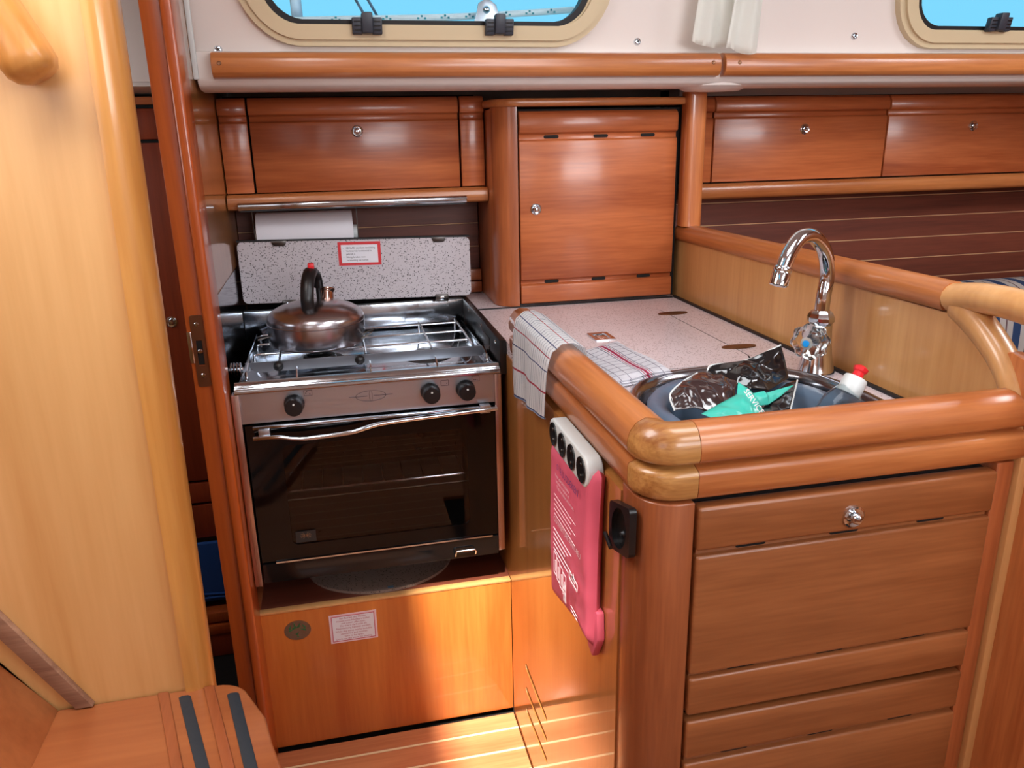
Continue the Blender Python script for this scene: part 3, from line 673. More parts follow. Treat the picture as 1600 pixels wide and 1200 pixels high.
# printed emblem: oval with crossing line and sail shapes
em = MB(); ec = (.046, .783)
em.plate(ell(ec[0], ec[1], .0285, .0105, 40), [ell(ec[0], ec[1], .0277, .0098, 40)], 'y', 1.4403, 1.4409)
em.box(ec[0]-.041, ec[0]-.006, 1.4403, 1.4409, ec[1]-.0005, ec[1]+.0004); em.box(ec[0]+.005, ec[0]+.041, 1.4403, 1.4409, ec[1]-.0003, ec[1]+.0006)
for sgn in (-1, 1):
    em.prism([(ec[0]+sgn*.0008, ec[1]+.0125), (ec[0]+sgn*.0030, ec[1]+.004), (ec[0]+sgn*.0030, ec[1]-.004), (ec[0]+sgn*.0008, ec[1]-.0125), (ec[0]+sgn*.0022, ec[1]-.004), (ec[0]+sgn*.0022, ec[1]+.004)], 'y', 1.4403, 1.4409)
em.build('printed_emblem', INK, SV, smooth=False)
def frame_(x, z, w, h, mat=INK):
    return MB().plate([(x-w, z-h), (x+w, z-h), (x+w, z+h), (x-w, z+h)], [[(x-w+.0006, z-h+.0006), (x+w-.0006, z-h+.0006), (x+w-.0006, z+h-.0006), (x-w+.0006, z+h-.0006)]], 'y', 1.4403, 1.4409)
for xx, zz, dots in ((-.068, .799, ((-.004, 0), (-.002, .003), (.003, -.002))), (.187, .796, ((.004, -.001),)), (.2475, .7995, ((-.003, -.002), (0, -.002), (.003, -.002)))):
    f_ = frame_(xx, zz, .0075, .0055)
    for dx, dz in dots: f_.box(xx+dx-.0008, xx+dx+.0008, 1.4403, 1.4409, zz+dz-.0008, zz+dz+.0008)
    f_.build('dial_symbol', INK, SV, smooth=False)
# hob
hb = MB().prism([(1.434, .8085), (1.4335, .815), (1.437, .819), (1.443, .8185), (1.446, .823), (1.452, .8265), (1.458, .824), (1.461, .815), (1.466, .8075), (1.462, .8065), (1.44, .8065)], 'x', X0-.006, X1+.004)
hb.build('front_moulding', MIRROR, SV, sharp=50)
box(X0+.002, X1-.002, 1.4615, 1.855, .797, .8075, bev=.002).build('hob_tray', MIRROR, SV)
for a in (X0-.001, X1-.003): box(a, a+.004, 1.46, 1.86, .80, .820, bev=.001).build('side_rim', MIRROR, SV)
box(-.2145, .3080, 1.880, 1.8835, .78, .868, bev=.001).build('splash_back', MIRROR, SV)
for (bx, by) in ((-.046, 1.64), (.175, 1.60)):
    b_ = MB().lathe([(.05, 0), (.05, .002), (.034, .004), (.032, .010), (.0, .0105)], (bx, by, .8075), seg=28).build('burner', GREYST, SV)
    MB().lathe([(.0, .016), (.020, .0155), (.026, .013), (.026, .0105), (.0, .010)], (bx, by, .8075), seg=28).build('burner_cap', ENAMEL, b_)
# pan grate
gr = MB(); zg = .8375; rw_ = .0023
for yy in (1.765, 1.68, 1.60): gr.tube(bez([(X0+.018, yy, .812), (X0+.018, yy, zg-.006), (X0+.024, yy, zg), (-.12, yy, zg)], 4)[:-1]+[Vector((-.1, yy, zg)), Vector((.1, yy, zg)), Vector((.25, yy, zg)), Vector((X1-.026, yy, zg)), Vector((X1-.020, yy, zg-.006)), Vector((X1-.020, yy, .812))], rw_, 8)
for xx in (-.12, .045, .178, .262): gr.tube([(xx, 1.545, zg+.001), (xx, 1.60, zg+.0025), (xx, 1.785, zg+.0025)], rw_, 8)
for xx in (.178, .262): gr.tube([(xx, 1.785, zg+.002), (xx, 1.79, .808)], rw_, 8)
gr.build('pan_grate', CHROME, SV, sharp=80)
fb = MB().hexa([(X0+.026, 1.538, .818), (X0+.006, 1.535, .839), (X0+.026, 1.540, .818), (X0+.006, 1.537, .839), (X1-.012, 1.538, .818), (X1+.006, 1.535, .839), (X1-.012, 1.540, .818), (X1+.006, 1.537, .839)])
FB = fb.build('fiddle_bar', STEEL, SV, smooth=False)
for xx in (-.122, .033):
    MB().lathe([(.0, .014), (.006, .012), (.0095, .007), (.0095, .004), (.006, 0)], (xx, 1.535, .830), (0, -1, 0), seg=20).build('clamp_knob', BLK, FB)
for xx in (-.088, .052, .182): MB().tube([(xx, 1.503, .8065), (xx, 1.508, .818), (xx, 1.530, .826)], .0018, 8).build('fiddle_post', CHROME, SV)
for xx in (X0+.012, X1-.010): MB().tube([(xx, 1.488, .8065), (xx, 1.492, .832), (xx, 1.534, .838)], .0028, 8).build('fiddle_post', CHROME, SV)
# gimbal hinge at left, dark slide at right
gb = MB()
for i in range(4): gb.lathe([(.012, 0), (.014, .001), (.014, .003), (.012, .004)], (-.212+i*.0055, 1.545, .825), (1, 0, 0), seg=18)
gb.lathe([(.0, 0), (.005, 0), (.005, .026), (0, .026)], (-.2148, 1.545, .825), (1, 0, 0), seg=12)
gb.build('gimbal_hinge', CHROME, SV)

# black edging around the stove cut-out
EB = thing('cutout_edging', (.3, 1.66, .84), 'black edging strip on the right and back of the stove opening', 'edging')
MB().box(.2985, .3120, 1.452, 1.90, .80, .8685, bev=.001).build('side_strip', BLK, EB)
box(-.2145, .2980, 1.884, 1.905, .80, .8705, bev=.001).build('back_strip', BLK, EB)
sl_ = MB().box(.2965, .2985, 1.55, 1.70, .815, .850, bev=.0005); sl_.build('slide_plate', GREYST, EB)
for yy in (1.49, 1.64, 1.80): MB().lathe([(.0, .0016), (.003, .0014), (.004, 0)], (.298, yy, .857), (-1, 0, 0), seg=12).build('screw', CHROME, EB)

# cover board standing behind the hob
LD = thing('stove_cover', (.05, 1.90, .87), 'speckled grey cover board standing upright behind the stove', 'cover board')
def ldw(x, y_, z_): return (x, y_, z_+(.05-x)*.022)
YL = 1.865
MB().prism(rrect(-.209, .317, .885, 1.0245, .012, 4), 'y', YL, YL+.012).warp(ldw).build('board', LAM2, LD)
box(-.209, .317, YL-.001, YL+.013, 1.0245, 1.028).warp(ldw).build('edge_band', RUBBER, LD, smooth=False)
for cx in (-.118, .243): MB().prism([(cx-.017, 1.026), (cx-.014, 1.0165), (cx-.010, 1.0145), (cx+.010, 1.0145), (cx+.014, 1.0165), (cx+.017, 1.026)], 'y', YL-.004, YL, bev=.001).warp(ldw).build('catch', GREYST, LD)
for cx in (-.108, .245):
    h_ = box(cx-.016, cx+.016, YL-.005, YL, .8725, .891, bev=.003).warp(ldw).build('hinge', GREYST, LD)
    box(cx-.006, cx+.006, YL-.007, YL-.005, .876, .886, bev=.001).warp(ldw).build('hinge_leaf', CHROME, h_)
YS = YL-.0006
rs_ = box(.0105, .1075, YS, YL, .9655, 1.0195).warp(ldw).build('warning_sticker', RED, LD, smooth=False)
box(.0175, .1005, YS-.0005, YS, .9715, 1.0130).warp(ldw).build('label_field', STWHITE, rs_, smooth=False)
for i, (bl, t_) in enumerate(((1, 'GEVAAR, voorkom verstikking'), (1, 'Ventileer als kooktoestel in'), (0, 'gebruik is'), (1, 'Niet gebruiken voor'), (0, 'verwarming van ruimte'))):
    zz = 1.0045-i*.0070
    text(t_, .0058, (.0285, YS-.0008, zz), (1, 0, -.022), (0, 0, 1), INK, rs_, sx=.9)
    if bl: text('\u2022', .0058, (.0215, YS-.0008, zz), (1, 0, 0), (0, 0, 1), INK, rs_, name='bullet_mark')

# paper roll
PRr = thing('paper_roll', (-.05, 1.925, 1.0), 'white kitchen paper roll hanging behind the upright cover board', 'paper roll')
MB().lathe([(.019, 0), (.052, 0), (.053, .001), (.053, .214), (.052, .215), (.019, .215)], (-.166, 1.928, 1.035), (1, 0, 0), seg=40).build('paper', PAPER, PRr)
MB().lathe([(.0175, -.006), (.0175, .225), (.0, .225), (.0, -.006)], (-.166, 1.928, 1.035), (1, 0, 0), seg=16).build('roller', WHITE, PRr)
rb2 = MB(); rb2.box(-.1745, -.1725, 1.92, 1.936, 1.02, 1.0995); rb2.box(.0595, .0615, 1.92, 1.936, 1.02, 1.0995); rb2.box(-.1745, .0615, 1.92, 1.936, 1.0975, 1.1005)
rb2.build('holder', GREYST, PRr)

# ================================================================ KETTLE
kc = (-.047, 1.655); kz = .8425
KT = thing('kettle', (kc[0], kc[1], kz), 'wide low stainless steel kettle with black arched handle on the stove grate', 'kettle')
MB().lathe([(.0, 0), (.092, 0), (.0965, .002), (.098, .006), (.0985, .030), (.0982, .052), (.0965, .059), (.091, .066), (.078, .074), (.056, .0815), (.034, .086), (.0, .087)], kc+(kz,), seg=56).build('body', KSTEEL, KT, sharp=80)
MB().lathe([(.0982, .0445), (.0992, .0455), (.0992, .0465), (.0982, .0475)], kc+(kz,), seg=56).build('seam_ring', KSTEEL, KT)
spd = Vector((.35, .94, 0)).normalized(); sc = Vector(kc+(kz,))+spd*.060
MB().lathe([(.018, 0), (.016, .03), (.0165, .034), (.018, .036), (.018, .040), (.013, .041), (.012, .03)], sc+Vector((0, 0, .062)), spd*.35+Vector((0, 0, 1)), seg=22).build('spout', plain('wood_reflection_steel', (196, 160, 146), .14, 1), KT)  # reddish reflection of the woodwork put into the spout's steel colour
hdv = Vector((.22, .97, 0)).normalized(); kcv = Vector(kc+(kz,))
pts = [kcv-hdv*.050+Vector((0, 0, .066)), kcv-hdv*.053+Vector((0, 0, .088)), kcv-hdv*.052+Vector((0, 0, .105)), kcv-hdv*.038+Vector((0, 0, .132)), kcv-hdv*.012+Vector((0, 0, .147)), kcv+hdv*.014+Vector((0, 0, .146)), kcv+hdv*.036+Vector((0, 0, .130)), kcv+hdv*.044+Vector((0, 0, .108))]
P_ = bez(pts, 5); n_ = len(P_)
MB().tube(P_, [.0090 if i < n_*.6 else .0078 for i in range(n_)], 14, flat=1.5).build('handle', BLK, KT)
MB().tube([kcv+hdv*.044+Vector((0, 0, .110)), kcv+hdv*.048+Vector((0, 0, .066))], .006, 10).build('handle_bracket', BLK, KT)
top = kcv+Vector((0, 0, .152))
MB().box(top.x-.0065, top.x+.0065, top.y-.012, top.y+.006, top.z, top.z+.013, bev=.003).build('whistle_button', REDP, KT)
lw = MB(); lw.tube([(kc[0]-.094, 1.63, .866), (kc[0]-.116, 1.625, .862), (kc[0]-.119, 1.64, .864), (kc[0]-.094, 1.66, .860)], .0018, 8)
lw.tube([(kc[0]+.094, 1.62, .862), (kc[0]+.116, 1.615, .870), (kc[0]+.108, 1.60, .866), (kc[0]+.088, 1.60, .856)], .0018, 8)
lw.build('wire_lug', GREYST, KT)

# ================================================================ TAP
FT = thing('tap', (.757, 1.105, .866), 'chrome swan neck tap with a clear faceted knob behind the sink', 'tap')
fc = Vector((.757, 1.105, .8655))
MB().lathe([(.0, 0), (.029, 0), (.0295, .003), (.0280, .007), (.0255, .020), (.0225, .035), (.0205, .050), (.0192, .066), (.0185, .082), (.0, .083)], fc, seg=36).build('base', CHROME, FT)
MB().lathe([(.0165, .080), (.0165, .082), (.0215, .088), (.0215, .094), (.0180, .101), (.0140, .105), (.0, .105)], fc, seg=8).build('hex_collar', CHROME, FT, sharp=20)
dd = Vector((-.88, -.475, 0)).normalized()
sp = bez([fc+Vector((0, 0, .104)), fc+Vector((.001, 0, .13)), fc-dd*.006+Vector((0, 0, .155)), fc-dd*.001+Vector((0, 0, .182)), fc+dd*.018+Vector((0, 0, .208)), fc+dd*.052+Vector((0, 0, .2275)), fc+dd*.088+Vector((0, 0, .228)), fc+dd*.116+Vector((0, 0, .208)), fc+dd*.130+Vector((0, 0, .186))], 7)
MB().tube(sp, .0115, 18).build('spout', CHROME, FT)
MB().lathe([(.0122, 0), (.0135, .002), (.0135, .006), (.0125, .008), (.0135, .010), (.0135, .028), (.0115, .029), (.0, .026)], fc+dd*.1285+Vector((0, 0, .190)), dd*.35+Vector((0, 0, -1)), seg=26).build('aerator', CHROME, FT)
kd = Vector((-.80, -.60, .02)).normalized(); kb0 = fc+Vector((0, 0, .060))
MB().lathe([(.0, .008), (.009, .010), (.009, .024), (.0, .024)], kb0, kd, seg=16).build('valve_stem', CHROME, FT)
kn = MB(); q = Vector((0, 0, 1)).rotation_difference(kd); rs = []
for r, h, f in ((.012, .018, 0), (.022, .022, .04), (.0285, .032, .07), (.0285, .044, .07), (.022, .053, .05), (.013, .057, .02)):
    rs.append([kb0+q @ Vector((r*(1+f*math.cos(8*a))*math.cos(a), r*(1+f*math.cos(8*a))*math.sin(a), h)) for a in [k*2*math.pi/48 for k in range(48)]])
kn.rings(rs); K_ = kn.build('knob', ACRYL, FT, sharp=25)
MB().lathe([(.0, .0585), (.005, .0583), (.0055, .0572)], kb0, kd, seg=16).build('blue_dot', plain('sky_blue_dot', (20, 150, 232), .4), K_)
MB().lathe([(.0, .0545), (.010, .053), (.004, .045), (.0, .044)], kb0, kd, seg=8).build('star_insert', plain('pale_silver', (230, 230, 226), .3, .5), K_, sharp=10)

# ================================================================ WASHING-UP BOTTLE
b0 = Vector((.606, .895, .774)); b1 = Vector((.708, .930, .924)); bd = (b1-b0).normalized(); BL = (b1-b0).length
BT = thing('washing_up_bottle', b0, 'clear washing-up liquid bottle with white collar and red nozzle leaning in the sink', 'bottle')
h2 = BL-.028
MB().lathe([(.0, 0), (.024, 0), (.029, .004), (.031, .02), (.032, .06), (.0335, h2-.058), (.0335, h2-.048), (.030, h2-.026), (.020, h2-.008), (.015, h2), (.0, h2)], b0, bd, seg=36, sx=1.0, sy=.8).build('body', BOTTLE, BT, sharp=80)
MB().lathe([(.0155, h2-.012), (.0165, h2-.010), (.0165, h2+.013), (.0155, h2+.015), (.0, h2+.015)], b0, bd, seg=30).build('collar', WHITE, BT)
MB().lathe([(.008, h2+.014), (.0075, h2+.024), (.0095, h2+.026), (.0105, h2+.031), (.006, h2+.034), (.004, h2+.030), (.0, h2+.030)], b0, bd, seg=10).build('nozzle', REDP, BT, sharp=20)

# ================================================================ CRUMPLED BAGS
def film(pts, amp, fr, seed, rise=0):
    """crumpled film stretched over a polygon of real points"""
    mb = MB(); bm = mb.bm; vs = [bm.verts.new(p) for p in pts]
    f = bm.faces.new(vs); bmesh.ops.triangulate(bm, faces=[f], quad_method='BEAUTY', ngon_method='BEAUTY')
    for k in range(4): bmesh.ops.subdivide_edges(bm, edges=bm.edges[:], cuts=1, use_grid_fill=True)
    nr = Vector((0, 0, 0)); c = Vector((0, 0, 0))
    for f in bm.faces: f.normal_update(); nr += f.normal*f.calc_area()
    nr.normalize()
    if nr.y > 0: nr = -nr
    for v in bm.verts: c += v.co
    c /= len(bm.verts); R_ = max((v.co-c).length for v in bm.verts)
    for v in bm.verts:
        p = v.co*fr+Vector((seed*7.1, seed*3.3, seed))
        rid = 1-abs(noise.noise(p))*2.2; rid2 = 1-abs(noise.noise(p*2.3+Vector((4, 4, 4))))*2.2
        db = 1e9
        for i_ in range(len(pts)):
            A_, B_ = Vector(pts[i_]), Vector(pts[(i_+1) % len(pts)]); t_ = max(0, min(1, (v.co-A_).dot(B_-A_)/(B_-A_).length_squared)); db = min(db, (v.co-A_-(B_-A_)*t_).length)
        k_ = .12+.88*min(1, db/.014)
        v.co += k_*nr*(amp*(rid+.45*rid2-.6)+rise*max(0, 1-((v.co-c).length/R_)**2))
    bmesh.ops.solidify(bm, geom=bm.faces[:], thickness=.0005)
    return mb
BG = thing('plastic_bag', (.56, 1.02, .86), 'crumpled black and teal plastic rubbish bag lying in the sink', 'bag')
PA = [(.545, 1.07, .896), (.559, 1.08, .902), (.617, 1.085, .903), (.680, 1.09, .922), (.682, 1.08, .903), (.680, 1.06, .876), (.628, 1.03, .868), (.597, 1.03, .874), (.578, 1.04, .880), (.560, 1.06, .882)]
PB1 = [(.448, .97, .875), (.449, .99, .892), (.481, 1.02, .899), (.519, 1.05, .901), (.551, 1.05, .894), (.569, 1.02, .893), (.546, .985, .876), (.498, .965, .868), (.478, .97, .876)]
PT = [(.562, 1.005, .896), (.576, .995, .886), (.582, .975, .873), (.580, .955, .858), (.552, .925, .852), (.517, .92, .859), (.474, .94, .878), (.509, .965, .878), (.550, .985, .884)]
PT2 = [(.568, .992, .880), (.599, .995, .882), (.604, .997, .878), (.658, 1.01, .882), (.626, .992, .873), (.599, .98, .866), (.580, .978, .866)]
PD = [(.587, 1.0, .869), (.6, 1.0, .866), (.658, 1.03, .878), (.676, 1.03, .882), (.646, .99, .871), (.600, .93, .850), (.557, .935, .850), (.574, .965, .860)]
film(PA, .0035, 20, 1, .006).build('black_film', BAGK, BG, sharp=180, label='black film standing up at the back')
film(PB1, .0045, 30, 2, .010).build('brown_film', BAGB, BG, sharp=180)
film(PD, .002, 24, 3, .002).build('black_film', BAGK, BG, sharp=180)
film(PT, .0030, 34, 4, .010).build('teal_film', BAGT, BG, sharp=180)
film(PT2, .0018, 40, 5, .006).build('teal_film', BAGT, BG, sharp=180)
text('SERVICE', .0115, (.5475, .962, .8975), (.25, -.62, -.55), (.82, .10, .42), PRINT, BG)
def edge(pts, r=.0014): MB().tube(bez(pts, 4), r, 6).build('white_edge', WHITE, BG)
edge([PA[0], PA[1], PA[2], PA[3]]); edge([PB1[0], PB1[1], PB1[2], PB1[3]]); edge([PD[3], PD[4], PD[5]], .0013)

# ================================================================ TOWELS
T1 = thing('tea_towel', (.33, 1.21, .80), 'blue and red checked tea towel hung over the worktop rail', 'towel')
prf = [(.382, .8675, 0), (.370, .873, .02), (.3662, .892, .04), (.3655, .915, .06), (.358, .9395, .085), (.340, .9480, .105), (.322, .9475, .125), (.3075, .936, .145), (.3025, .915, .165), (.3005, .89, .19), (.2995, .85, .22), (.2995, .806, .26)]
def t1f(lay):
    def f(u, v):
        s = v*(len(prf)-1); i = min(int(s), len(prf)-2); t = s-i
        x = prf[i][0]*(1-t)+prf[i+1][0]*t; z_ = prf[i][1]*(1-t)+prf[i+1][1]*t
        yy = 1.325-u*.240
        drop = max(0, v-.62)/.38
        z_ -= drop*(.006-u*.028)
        yy -= drop*drop*(.012-.035*u)*1.0
        x -= lay*.0035+.0035*math.sin(u*7+v*3)*drop+.002*math.sin(u*15)*drop
        nrm = .0035*lay*(1-drop)
        return Vector((x, yy+lay*.004, z_+nrm))
    return f
mb = MB(); mb.uv = lambda a, b: (b*.26+.011, a*.26+.004); mb.sheet(t1f(1), 30, 44, .003); T1o = mb.build('cloth', TOWEL1, T1, sharp=80)
MB().tube([t1f(1)(k_/20, 1.0)+Vector((.0012, 0, 0)) for k_ in range(21)], .0017, 8).build('hem', TOWEL1, T1)
T2 = thing('tea_towel', (.46, 1.23, .866), 'folded red striped tea towel lying flat on the worktop', 'towel')
cs = [Vector(q_) for q_ in ((.372, 1.285, 0), (.508, 1.365, 0), (.528, 1.150, 0), (.400, 1.105, 0))]
for i, zz in enumerate((.8680, .8720, .8760)):
    def f2(u, v, i=i, zz=zz):
        p = cs[0]*(1-u)*(1-v)+cs[1]*u*(1-v)+cs[2]*u*v+cs[3]*(1-u)*v
        e = min(u, 1-u, v, 1-v); sh = 1-.03*i
        c_ = (cs[0]+cs[1]+cs[2]+cs[3])/4; p = c_+(p-c_)*sh
        return Vector((p.x, p.y, zz+.0035*min(1, e*12)+.0012*math.sin(u*9+i)*math.sin(v*7)*(i+1)/2))
    mb = MB(); mb.uv = lambda a, b: (b*.23, a*.16); mb.sheet(f2, 24, 24, .0022); mb.build('fold', TOWEL2, T2, sharp=80)

# ================================================================ ON THE SIDE PANEL
PSt = thing('power_strip', (.29, 1.0, .79), 'white strip of four sockets mounted under the rail on the side panel', 'socket strip')
def psw(x, y_, z_): return (x, y_, z_)
c0 = (1.034, .834); c1 = (.894, .834); rr = .022
cap = arc(c0, rr, -90, 90, 10)+arc(c1, rr, 90, 270, 10)
PB = MB().prism(cap, 'x', .289, .3115, bev=.003, seg=3).build('body', WHITE, PSt, sharp=60)
for i in range(4):
    yy = 1.030-i*.0440
    MB().lathe([(.0, .0005), (.0145, .0005), (.0155, .0012), (.0172, .0016), (.0178, 0)], (.2885, yy, .834), (-1, 0, 0), seg=28).build('socket', BLK, PSt)
    hh = MB()
    for dz_ in (-.008, .008): hh.lathe([(.0, .0012), (.0022, .001), (.0025, 0)], (.2878, yy, .834+dz_), (-1, 0, 0), seg=10)
    hh.build('pin_hole', GREYST, PSt)
BK = thing('fire_blanket', (.295, .99, .53), 'pink red fire blanket pouch with white print hanging below the power strip', 'fire blanket')
def bkf(front_):
    def f(u, v):
        # u: rear -> front, v: top -> bottom
        yy = 1.066-u*(.208-.012*v); zb = .548+.044*u+(.0 if u < .75 else -.012*(u-.75)*4)
        z_ = .811+.034*u; z_ = z_*(1-v)+zb*v
        e = min(1, min(u, 1-u)*16, min(v, 1-v)*16)
        th = .012*math.sqrt(max(e, 0))
        x = .303-(th if front_ else -min(th, .008))+.0012*noise.noise(Vector((u*6, v*9, 1)))*e-.002*math.sin(v*3.1)
        if front_: x -= .003*e*max(0, noise.noise(Vector((u*3+v*5, v*3, 3))))
        return Vector((x, yy, z_))
    return f
mbk = MB(); mbk.sheet(bkf(True), 24, 36); mbk.sheet(bkf(False), 24, 36); bmesh.ops.remove_doubles(mbk.bm, verts=mbk.bm.verts[:], dist=.0004); bmesh.ops.recalc_face_normals(mbk.bm, faces=mbk.bm.faces[:])
mbk.build('pouch', PINK, BK, sharp=80)
MB().prism([(.862, .640), (.858, .600), (.880, .560), (.900, .568), (.890, .640)], 'x', .300, .3115, bev=.003).build('rear_flap', PINK, BK)
XB = .2866; XD = (0, -1, .04); YD = (0, 0, 1)
text('BLUSDEKEN', .015, (XB, .990, .788), XD, YD, PRINTP, BK, sx=1.05)
text('\u00d8', .013, (XB, 1.008, .789), XD, YD, PRINTP, BK)
for i, t_ in enumerate(('Voor gebruik bij kleine', 'branden in keuken of', 'Trek het deken uit de hoes')): text(t_, .0075, (XB, 1.015-.004*i, .775-i*.008), XD, YD, PRINT, BK, sx=1.0)
text('COUVERTURE ANTI-FEU', .0122, (XB-.001, 1.020, .702), XD, YD, PRINT, BK, sx=.98)
for i in range(5): box(XB-.0004, XB, .915+.02*(i % 2), 1.020, .745-i*.008, .7456-i*.008).build('print_line', PRINT, BK, smooth=False)
for i in range(5): box(XB-.0016, XB-.001, .930+.015*(i % 3), 1.020, .690-i*.0085, .6906-i*.0085).build('print_line', PRINT, BK, smooth=False)
xb = XB-.0012
for i in range(4):
    y0 = 1.018-i*.016; z0 = .652-i*.003
    pm = MB().plate([(y0, z0), (y0-.015, z0), (y0-.015, z0-.036), (y0, z0-.036)], [[(y0-.0009, z0-.0009), (y0-.0141, z0-.0009), (y0-.0141, z0-.0351), (y0-.0009, z0-.0351)]], 'x', xb-.0005, xb).build('pictogram_frame', PRINT, BK, smooth=False)
    box(xb-.0005, xb, y0-.010, y0-.007, z0-.030, z0-.012).build('figure', PRINT, BK, smooth=False)
MB().plate(rrect(.900, .940, .650, .664, .004, 3), [rrect(.903, .937, .653, .661, .003, 3)], 'x', xb-.0005, xb).build('pictogram', PRINT, BK, smooth=False)
MB().prism([(.928, .657), (.920, .670), (.912, .657)], 'x', xb-.0005, xb).build('arrow_mark', PRINT, BK, smooth=False)
MB().plate(ell(.962, .622, .005, .006, 12), [ell(.962, .622, .0035, .0045, 12)], 'x', xb-.0005, xb).build('pictogram', PRINT, BK, smooth=False)
MB().prism([(.967, .614), (.957, .614), (.954, .600), (.967, .598)], 'x', xb-.0005, xb).build('pictogram', PRINT, BK, smooth=False)
for zz in (.612, .606): box(xb-.0005, xb, .90, .93, zz, zz+.0008).build('print_line', PRINT, BK, smooth=False)
# black wall socket
SO = thing('wall_socket', (.305, .80, .75), 'black square wall socket with open flap on the side panel', 'socket')
def sk(x, y_, z_): return (x, y_, z_+(.795-y_)*.28)
MB().plate(rrect(.762, .830, .768, .832, .007), [ell(.797, .800, .024, .027, 28)], 'x', .303, .3115).warp(sk).build('plate', BLK, SO, sharp=30)
MB().prism(ell(.797, .800, .0255, .0285, 28), 'x', .309, .3115).warp(sk).build('socket_well', ENAMEL, SO)
MB().lathe([(.0, 0), (.0035, 0), (.0035, .002), (.0, .002)], (.309, .800, .790), (-1, 0, 0), seg=12).build('contact_pin', CHROME, SO)
MB().tube([(.300, .834, .775), (.297, .806, .770)], .0028, 10).build('flap_hinge', BLK, SO)

# ================================================================ CURTAIN
CT = thing('curtain', (.80, 1.56, 1.40), 'cream canvas curtain tied in a bundle between the two portlights', 'curtain')
def curt(x0, x1, z0, z1, yb, amp, fq, seed, skew=0):
    def f(u, v):
        x = x0+(x1-x0)*u+skew*(1-v)*.5; z_ = z0+(z1-z0)*v+.006*math.sin(u*5+seed)*(1-v)
        pinch = .75+.25*abs(v-.8)
        cx = (x0+x1)/2; x = cx+(x-cx)*pinch
        return Vector((x, yb-amp*(1+math.sin(u*fq+seed+v*1.2))*(.6+.4*(1-v))-(z_-1.40)*.22, z_))
    return MB().sheet(f, 40, 16, .002)
curt(.785, .862, 1.397, 1.62, 1.560, .007, 9, 1).build('front_fold', CANVAS, CT, sharp=80)
curt(.722, .822, 1.412, 1.62, 1.585, .006, 14, 2, -.0).build('rear_fold', CANVAS, CT, sharp=80)
curt(.835, .868, 1.44, 1.62, 1.582, .006, 6, 4).build('side_fold', CANVAS, CT, sharp=80)

# ================================================================ GRAB RAIL ON THE LEFT BULKHEAD
GR = thing('grab_rail', (-.36, 1.08, 1.28), 'thick rounded wooden grab handle at the top of the pale left bulkhead', 'handle')
a_ = Vector((-.318, 1.065, 1.335)); b_ = Vector((-.46, 1.062, 1.62))
tt = (b_-a_).normalized(); rs = []
for s_, k_ in ((-.018, .45), (-.013, .78), (-.004, .97), (.01, 1.0)): rs.append((a_+tt*s_, k_))
rs += [(a_+(b_-a_)*f, 1.0) for f in (.3, .6, 1.0)]
nn = Vector((0, 1, 0)); ss = tt.cross(nn).normalized()
MB().rings([[p+ss*.029*k_*abs(math.cos(t))**.75*(1 if math.cos(t) >= 0 else -1)+nn*.0345*(k_ if k_ > .9 else k_)*abs(math.sin(t))**.75*(1 if math.sin(t) >= 0 else -1) for t in [q_*2*math.pi/24 for q_ in range(24)]] for p, k_ in rs]).build('bar', wood('handle_wood', (176, 116, 56), (210, 152, 82), 'z', coat=.4, crough=.2, freq=.5), GR, sharp=80)

# ================================================================ COMPANIONWAY STEP
ST = thing('companionway_step', (-.3, 1.0, .42), 'worn wooden companionway step with two black anti-slip strips', 'step')
zs = .45
outl = [(-.456, 1.098), (-.230, 1.098)]+[(-.230+.052*math.sin(R(a)), 1.046+.052*math.cos(R(a))) for a in range(10, 70, 12)]+[(-.153, 1.006), (-.140, .95), (-.125, .899), (-.09, .78), (-.085, .70), (-.456, .70)]
MB().prism(outl, 'z', zs-.030, zs, bev=.004, seg=3).build('tread', W_STEP, ST, sharp=60)
def strip(p0, p1, w, z0, z1, nm, mat):
    (xa, ya), (xb_, yb_) = p0, p1
    return MB().prism([(xa-w, ya), (xa+w, ya), (xb_+w, yb_), (xb_-w, yb_)], 'z', z0, z1, bev=.0008).build(nm, mat, ST)
for p0, p1 in (((-.2745, 1.081), (-.160, .72)), ((-.204, 1.070), (-.112, .72))):
    mid = ((p0[0]+p1[0])/2-.004, (p0[1]+p1[1])/2)
    w_ = .0085
    MB().prism([(p0[0]-w_, p0[1]-.003), (p0[0]-w_*.5, p0[1]), (p0[0]+w_*.5, p0[1]), (p0[0]+w_, p0[1]-.003), (mid[0]+w_, mid[1]), (p1[0]+w_, p1[1]), (p1[0]-w_, p1[1]), (mid[0]-w_, mid[1])], 'z', zs-.001, zs+.0022, bev=.0006).build('antislip_strip', NONSLIP, ST)
# raised ribs between the strips
W_RIB = wood('worn_rib_wood', (122, 62, 34), (154, 84, 48), 'y', coat=.5, crough=.2)
for p0, p1 in (((-.306, 1.096), (-.195, .70)), ((-.240, 1.094), (-.135, .70))):
    MB().prism([(p0[0]-.010, p0[1]), (p0[0]+.006, p0[1]), (p1[0]+.006, p1[1]), (p1[0]-.010, p1[1])], 'z', zs-.001, zs+.0035, bev=.002, seg=3).build('rib', W_RIB, ST)
